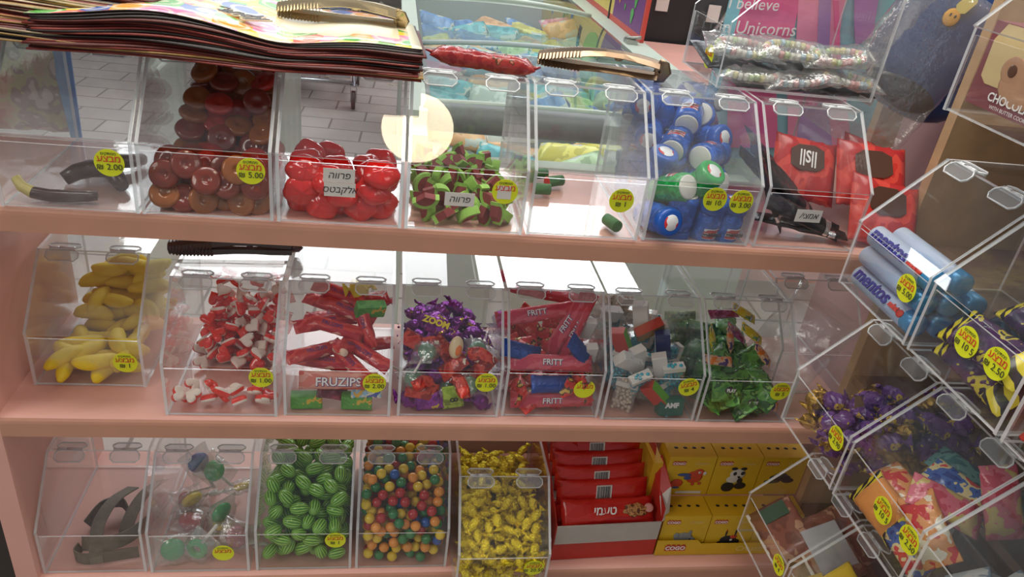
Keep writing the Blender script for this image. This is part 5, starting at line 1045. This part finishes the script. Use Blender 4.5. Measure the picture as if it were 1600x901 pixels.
# sweets bag standing behind the first bin
t = empty('sweets_bag', TR((-0.70, 0.325, 0.07)) @ Euler((PI / 2 - .08, 0, .08)).to_matrix().to_4x4(), 'standing clear bag of mixed sweets with a blue edge behind the snake bin', 'bag')
flow(0.17, 0.20, 0.05, 191, crimp=.008, k=15, n=22).build('bag_body', PRINT('mixed_sweets', [(.45, .10, .07), (.50, .22, .12), (.42, .30, .10), (.30, .10, .10), (.60, .40, .35)], 26, .2, bump=.5), t, RT((0, 0.02, 0)))
g = G(); g.prism([(.078, -.09), (.094, -.09), (.092, .12), (.058, .12)], 'z', .018, .0225); g.build('blue_edge', M('blue_card', (0.04, 0.22, 0.60), .35), t)
# ---------------------------------------------------------------- ice cream freezer behind the shelves
FRM = M('freezer_grey_green', (0.46, 0.52, 0.44), .45, var=.03); FDK = M('freezer_gasket', (0.13, 0.14, 0.13), .5); FIN = M('freezer_liner', (0.55, 0.60, 0.58), .6)
FGL = CLEAR('freezer_glass', (0.86, 0.95, 0.90), .04, .10, .03, bump=.25, bscale=3)
fx0, fx1, fy0, fy1, ft = -0.05, 1.075, 1.12, 3.95, -0.20
t = empty('ice_cream_freezer', TR((0, 0, -1.05)), 'pale green chest freezer with curved glass lids behind the sweet shelves', 'freezer')
def F(nm, m_, *bs):
    g = G()
    for b_ in bs: g.box(*b_)
    o = g.build(nm, m_, t, TR((0, 0, 1.05))); return o
F('cabinet', FRM, ((fx0, fy0, -1.02), (fx0 + .06, fy1, ft - .03)), ((fx1 - .06, fy0, -1.02), (fx1, fy1, ft - .03)), ((fx0 + .06, fy0, -1.02), (fx1 - .06, fy0 + .06, ft - .10)), ((fx0 + .06, fy1 - .06, -1.02), (fx1 - .06, fy1, ft - .03)), ((fx0 + .06, fy0 + .06, -1.02), (fx1 - .06, fy1 - .06, -.66)))
F('side_rail', FRM, ((fx0 - .01, fy0 + .1, ft - .03), (fx0 + .06, fy1, ft + .012))); F('side_rail', FRM, ((fx1 - .12, fy0 + .1, ft - .03), (fx1 + .01, fy1, ft + .012)))
F('slide_track', FDK, ((fx1 - .135, fy0 + .15, ft - .02), (fx1 - .122, fy1, ft + .006))); F('slide_track', FDK, ((fx0 + .062, fy0 + .15, ft - .02), (fx0 + .075, fy1, ft + .006)))
def arc(y, dy, hgt, wd, nm, m_, lift=0.0):
    g = G(); P_ = []; n = 20
    for i in range(n + 1):
        u = i / n; P_.append((fx0 + .06 + (fx1 - fx0 - .18) * u, y + dy * (1 - (2 * u - 1) ** 2), ft + lift + hgt * (1 - (2 * u - 1) ** 2)))
    g.tube(P_, wd, 8); return g.build(nm, m_, t, TR((0, 0, 1.05)))
arc(1.28, -.10, .03, .045, 'front_arch', FDK, -.02); arc(1.36, -.10, .035, .012, 'front_trim', FRM); arc(2.16, -.10, .05, .010, 'lid_rail', M('rail_grey', (0.35, .42, .42), .4), .01); arc(3.25, -.10, .05, .014, 'lid_rail', FRM, .01)
for k, (ya, yb, lf) in enumerate(((1.34, 2.45, .0), (2.18, 3.60, .012))):
    g = G(); n = 18; m_ = 10; vs = []
    for i in range(n + 1):
        for j in range(m_ + 1):
            u = i / n; vs.append((fx0 + .06 + (fx1 - fx0 - .18) * u, ya + (yb - ya) * j / m_ - .10 * (1 - (2 * u - 1) ** 2), ft + lf + .045 * (1 - (2 * u - 1) ** 2)))
    g.add(vs, [(i * (m_ + 1) + j, (i + 1) * (m_ + 1) + j, (i + 1) * (m_ + 1) + j + 1, i * (m_ + 1) + j + 1) for i in range(n) for j in range(m_)], 0, True)
    g.build('glass_lid', FGL, t, TR((0, 0, 1.05)))
g = G(); g.box((fx1 - .10, 2.55, ft + .012), (fx1 - .05, 2.62, ft + .03)); g.tube([(fx1 - .10, 2.60, ft + .03), (fx1 - .03, 2.57, ft + .045)], .008, 8); g.build('lid_lock', M('lock_metal', (.4, .4, .36), .3, .8), t, TR((0, 0, 1.05)))
g = G(); g.box((fx0 + .062, fy0 + .062, -.66), (fx1 - .062, fy1 - .062, -.655)); g.build('liner', FIN, t, TR((0, 0, 1.05)))
ICE = [('teal', (.04, .35, .42)), ('yellow', (.70, .60, .10)), ('pale green', (.40, .55, .30)), ('white', (.70, .74, .70)), ('blue', (.05, .20, .50)), ('pink', (.65, .20, .35)), ('orange', (.70, .35, .15))]
ips = [packproto('ice_cream', .20, .09, .045, 200 + i, [PRINT('ice_' + n, [c, tuple(min(1, k * 1.35 + .06) for k in c), (.7, .72, .68), tuple(k * .6 for k in c)], 18, .3, bump=.3, edges=[0, .46, .6, .7])]) for i, (n, c) in enumerate(ICE)]
R = random.Random(23); cnt = 0
for iy in range(21):
    for ix in range(5):
        if R.random() < .1: continue
        k = R.choices(range(7), (4, 3, 4, 5, 2, 1, 1) if iy < 9 else (3, 1, 2, 2, 4, 2, 2))[0]; x = fx0 + .18 + ix * .19 + R.uniform(-.02, .02); y = fy0 + .17 + iy * .125
        ips[k].new(TR((x, y, -.40 + R.uniform(-.03, .05))) @ Euler((R.uniform(.1, .8), R.uniform(-.3, .3), R.uniform(-.6, .6))).to_matrix().to_4x4() @ Matrix.Diagonal((1.15, 1.35, 1, 1)), ICE[k][0] + ' wrapped ice cream seen through the freezer glass', ICE[k][0] + ' ice creams', 'ice cream')
# menu board along the freezer edge
t = empty('menu_board', TR((fx1 - .02, 2.62, ft + .013)), 'tall ice cream price board with red rim standing on the freezer edge', 'sign')
def side(g, y0, y1, z0, z1, d): g.box((-d, y0, z0), (-d + .001, y1, z1))
g = G(); g.box((0, 0, 0), (.02, 2.4, .75)); g.build('board', M('menu_red', (.60, .07, .05), .4), t)
g = G(); side(g, .02, .55, .03, .74, .001); g.build('purple_field', M('menu_purple', (.18, .04, .20), .4), t); g = G(); side(g, .55, 2.38, .03, .74, .001); g.build('yellow_field', M('menu_yellow', (.72, .55, .14), .4), t)
XM = Matrix.Rotation(-PI / 2, 4, 'Z') @ XF
g = G(); g.prism([(.74 + .22 * math.cos(a), .34 + .26 * math.sin(a)) for a in [2 * PI * i / 28 for i in range(28)]], 'x', -.003, -.002); g.build('green_circle', M('menu_green', (.25, .50, .05), .4), t); g = G(); side(g, 1.04, 1.12, .12, .74, .002); g.build('dark_strip', BLK, t)
g = G(); R = random.Random(3); IM = [M('menu_' + n, c, .4, var=0) for n, c in (('w', (.8, .75, .6)), ('o', (.8, .4, .05)), ('b', (.05, .2, .6)), ('g', (.1, .4, .1)))]
for i in range(26):
    y, z = R.uniform(.06, .50) if i < 11 else R.uniform(1.2, 2.3), R.uniform(.06, .7); w = R.uniform(.012, .03)
    g = G(); g.prism([(-w * .3, -w), (w * .3, -w), (w, w * .8), (w * .5, w * 1.5), (-w * .5, w * 1.5), (-w, w * .8)], 'x', -.0035, -.0025); g.build('ice_cream_picture', IM[R.randrange(4)], t, TR((0, y, z)))
# pink ledge and dark rack beyond
g = G(); g.box((1.12, 1.9, -1.05), (1.95, 3.2, -.28)); g.box((1.12, 1.90, -.28), (1.95, 1.93, -.25)); tag(g.build('pink_ledge', PINK), 'pink painted ledge beside the freezer', 'ledge')
t = empty('dark_rack', TR((1.50, 3.25, -1.05)), 'black shop rack with white price tags beyond the freezer', 'rack'); g = G(); g.box((0, 0, 0), (3.6, .05, 1.9)); g.box((-.45, -.02, 0), (-.0, .0, 1.9)); g.build('panel', M('rack_black', (.02, .02, .022), .5), t)
for i in range(4):
    g = G(); g.box((-.28 + i * .3, -.035, .8), (-.265 + i * .3, -.021, 2.0), T=Matrix.Translation((0, 0, 0)) @ Matrix.Rotation(.5, 4, 'Y')); g.build('silver_rail', M('rail_silver', (.45, .45, .45), .3, .6), t)
for x, z in ((-.20, .93), (.10, 1.12), (.10, .90), (.45, 1.12), (.32, 1.35), (.8, 1.2), (1.1, 1.0)):
    g = G(); g.box((x, -.028, z), (x + .07, -.022, z + .09), T=None); g.build('price_tag', WHITE, t)
# shopping trolley on the pavement
CHR = M('chrome_wire', (.55, .56, .60), .25, .9, var=0); RUB = M('castor_rubber', (.06, .06, .06), .6)
def castor(t, x, y):
    g = G(); g.tube([(x - .012, y, .062), (x + .012, y, .062)], .058, 24); w = g.build('castor', RUB, t); g = G(); g.tube([(x - .014, y, .062), (x + .014, y, .062)], .034, 18); g.build('hub', M('hub_grey', (.42, .42, .42), .4), w)
    g = G(); g.box((x - .022, y - .02, .05), (x - .016, y + .02, .15)); g.box((x + .016, y - .02, .05), (x + .022, y + .02, .15)); g.box((x - .022, y - .025, .15), (x + .022, y + .025, .16)); g.build('castor_fork', CHR, t)
def trolley(x, y, rz, label, bw=.95, bd=.6):
    t = empty('shopping_trolley', TR((x, y, -1.05)) @ Matrix.Rotation(rz, 4, 'Z'), label, 'trolley')
    for sx, sy in ((0, 0), (bw, 0), (0, bd), (bw, bd)): castor(t, sx, sy)
    g = G()
    for a, b_ in (((0, 0), (bw, 0)), ((bw, 0), (bw, bd)), ((bw, bd), (0, bd)), ((0, bd), (0, 0))): g.tube([(*a, .17), (*b_, .17)], .013, 8); g.tube([(*a, .30), (*b_, .30)], .008, 6)
    for sx, sy in ((0, 0), (bw, 0), (0, bd), (bw, bd)): g.tube([(sx, sy, .16), (sx, sy, .95)], .012, 8)
    g.build('frame', CHR, t)
    g = G()
    for i in range(19):
        x_ = bw * i / 18; g.tube([(x_, 0, .38), (x_, 0, .9)], .003, 5); g.tube([(x_, bd, .38), (x_, bd, .9)], .003, 5); g.tube([(x_, 0, .38), (x_, bd, .38)], .003, 5)
    for z in (.38, .5, .62, .74, .9): g.tube([(0, 0, z), (bw, 0, z)], .004, 5); g.tube([(0, bd, z), (bw, bd, z)], .004, 5); g.tube([(0, 0, z), (0, bd, z)], .004, 5); g.tube([(bw, 0, z), (bw, bd, z)], .004, 5)
    g.build('wire_basket', CHR, t)
    g = G(); g.box((.02, .0, .2), (bw - .02, .012, .30)); g.build('lower_panel', M('trolley_panel', (.40, .41, .44), .4, .4), t)
    return t
trolley(-1.28, 4.06, .0, 'wire shopping trolley with a castor seen through the red jelly bin')
BXS = [('blue', (.04, .07, .22)), ('grey', (.25, .25, .27)), ('navy', (.02, .03, .09)), ('brown', (.22, .14, .09))]
for i, (x, w, h_, k) in enumerate(((-1.20, .2, .25, 0), (-.98, .22, .18, 1), (-.74, .18, .3, 2), (-.55, .17, .22, 0))):
    g = G(); g.box((x, 4.15, -.66), (x + w, 4.5, -.66 + h_)); g.box((x + .01, 4.149, -.66 + h_ * .4), (x + w - .01, 4.1495, -.66 + h_ * .55)); tag(g.build('goods_box', M('goods_' + BXS[k][0], BXS[k][1], .5, var=.25, nscale=12)), BXS[k][0] + ' box in the trolley, ' + ('at its end', 'lowest of the row', 'tallest of the row', 'nearest the freezer')[i], 'box', 'boxes in the trolley')
# ---------------------------------------------------------------- unicorn gift bag, navy pouch
GY = 0.42
t = empty('gift_bag', TR((0.530, GY, 0.002)), 'pink and blue unicorn gift bag standing behind the top row of bins', 'gift bag')
g = G(); g.box((0, 0, 0), (.40, .06, .50)); g.build('bag_body', M('gift_blue', (.20, .50, .58), .35, var=.05), t)
PK = [M('gift_pink', (.78, .12, .32), .3, var=.2, nscale=9), M('gift_violet', (.38, .20, .48), .3, var=.15, nscale=9), M('gift_orange', (.72, .32, .12), .35), M('gift_red_glitter', (.50, .06, .07), .4, var=.5, nscale=160), M('gift_rose', (.80, .25, .42), .3, var=.2, nscale=9)]
g = G()
def shp(px, m_, d=0):
    pts = []
    for a_, b_ in px:
        p = at(a_, b_, y=GY); pts.append((min(max(p.x - .530, 0), .40), min(max(p.z - .002, 0), .50)))
    g.prism(pts, 'y', -.0012 - d, -.0002 - d, m_, m_)
shp([(1128, 60), (1148, 56), (1140, -60), (1122, -60)], 2)
shp([(1096, 100), (1140, 100), (1130, 60), (1104, 56)], 3)
shp([(1135, 230), (1215, 230), (1212, 120), (1222, 85), (1240, 45), (1262, -60), (1140, -60), (1146, 56), (1138, 110)], 0, .001)
shp([(1230, 230), (1330, 230), (1313, 90), (1310, 55), (1316, 15), (1345, -60), (1250, -60), (1244, 45), (1243, 62), (1230, 90)], 4, .002)
shp([(1274, 120), (1292, 120), (1300, -60), (1280, -60)], 1, .003); shp([(1306, 95), (1312, 90), (1309, 0), (1300, 0)], 0, .003)
shp([(1335, 72), (1362, 55), (1380, -60), (1335, -60), (1333, 30)], 1, .003)
shp([(1240, 240), (1300, 240), (1292, 165), (1250, 165)], 1, .004)
g.build('unicorn_picture', PK, t)
for tx, a_, b_ in (('I believe', 1176, 6), ('in Unicorns', 1182, 44)):
    p = at(a_, b_, y=GY); text(tx, .033 if 'U' in tx else .030, WTX, t, RT((p.x - .530, -.006, p.z - .002), (0, -.05, 0)) @ XF, shear=.1)
t = empty('navy_pouch', TR((0.815, 0.235, 0.295)) @ Euler((PI / 2 - .15, -.0, -.45)).to_matrix().to_4x4() @ Matrix.Rotation(-.30, 4, 'Z'), 'navy blue glossy pouch with a small orange smiley tag beside the gift bag', 'pouch')
g = G(); g.ell((.012, 0, 0), (.105, .125, .035), 26, 16, fn=lambda d: 1 + .10 * (abs(d.x) * abs(d.y)) ** .5 * 2 * .8); g.build('pouch_body', M('navy_plastic', (.012, .045, .17), .14, coat=.6, bump=.8, bscale=22), t)
g = G(); g.ell((0, 0, 0), (.013, .015, .003), 20, 6); sm = g.build('smiley', M('smiley_orange', (.80, .40, .03), .3), t, RT((-.012, .035, .0375))); g = G()
for a in (-.004, .004): g.ell((a, .003, .003), (.0018, .003, .001), 8, 5)
g.build('eyes', BLK, sm); g = G(); g.prism(octo(.010, .016, .005), 'z', 0, .002); g.build('yellow_tag', M('tag_yellow', (.75, .62, .15), .35), t, RT((-.004, .062, .037), (0, 0, -.3)))
g = G(); g.ell((0, 0, 0), (.070, .035, .030), 20, 10); g.build('black_base', M('pouch_black', (.02, .02, .025), .2), t, RT((.0, -.092, .004)))
o = flow(.30, .17, .03, 222, crimp=.01, k=21, n=24, crink=.08).build('cellophane_bag', FILM); o.matrix_world = TR((.755, .215, .245)) @ Euler((PI / 2 - .2, -1.15, -.2)).to_matrix().to_4x4(); tag(o, 'crinkled clear cellophane bag beside the navy pouch', 'bag')
g = G(); g.box((-.02, 0, -.13), (.02, .004, .13)); g.box((-.004, -.0006, -.09), (.004, 0, .09), 1); o = g.build('cream_card_strip', [M('cream_card', (.62, .50, .40), .5), M('card_print', (.3, .12, .10), .5)]); o.matrix_world = TR((.765, .26, .30)) @ Euler((-.1, .35, 0)).to_matrix().to_4x4(); tag(o, 'printed cream card strip leaning behind the navy pouch', 'card')
g = G(); g.box((0, 0, 0), (.05, .02, .19)); o = g.build('cream_card_box', M('cream_box', (.66, .60, .36), .5)); o.matrix_world = TR((.800, .30, -.0)) ; tag(o, 'pale cream card box behind the red sweet bags', 'box')
# clear empty bag over the shelf end
o = flow(.20, .14, .07, 230, crimp=.01, k=17, n=24, crink=.12).build('clear_bag', CLEAR('milky_film', (.95, .93, .92), .14, .08, .15, bump=.6, bscale=30)); o.matrix_world = TR((.700, .16, -.275)) @ Euler((.6, -1.0, .2)).to_matrix().to_4x4(); tag(o, 'milky crumpled clear bag at the end of the middle shelf', 'bag')
rbin('g2b', 0.455 + .178, .10, Z2, 'empty clear bin at the end of the middle shelf', rz=0)
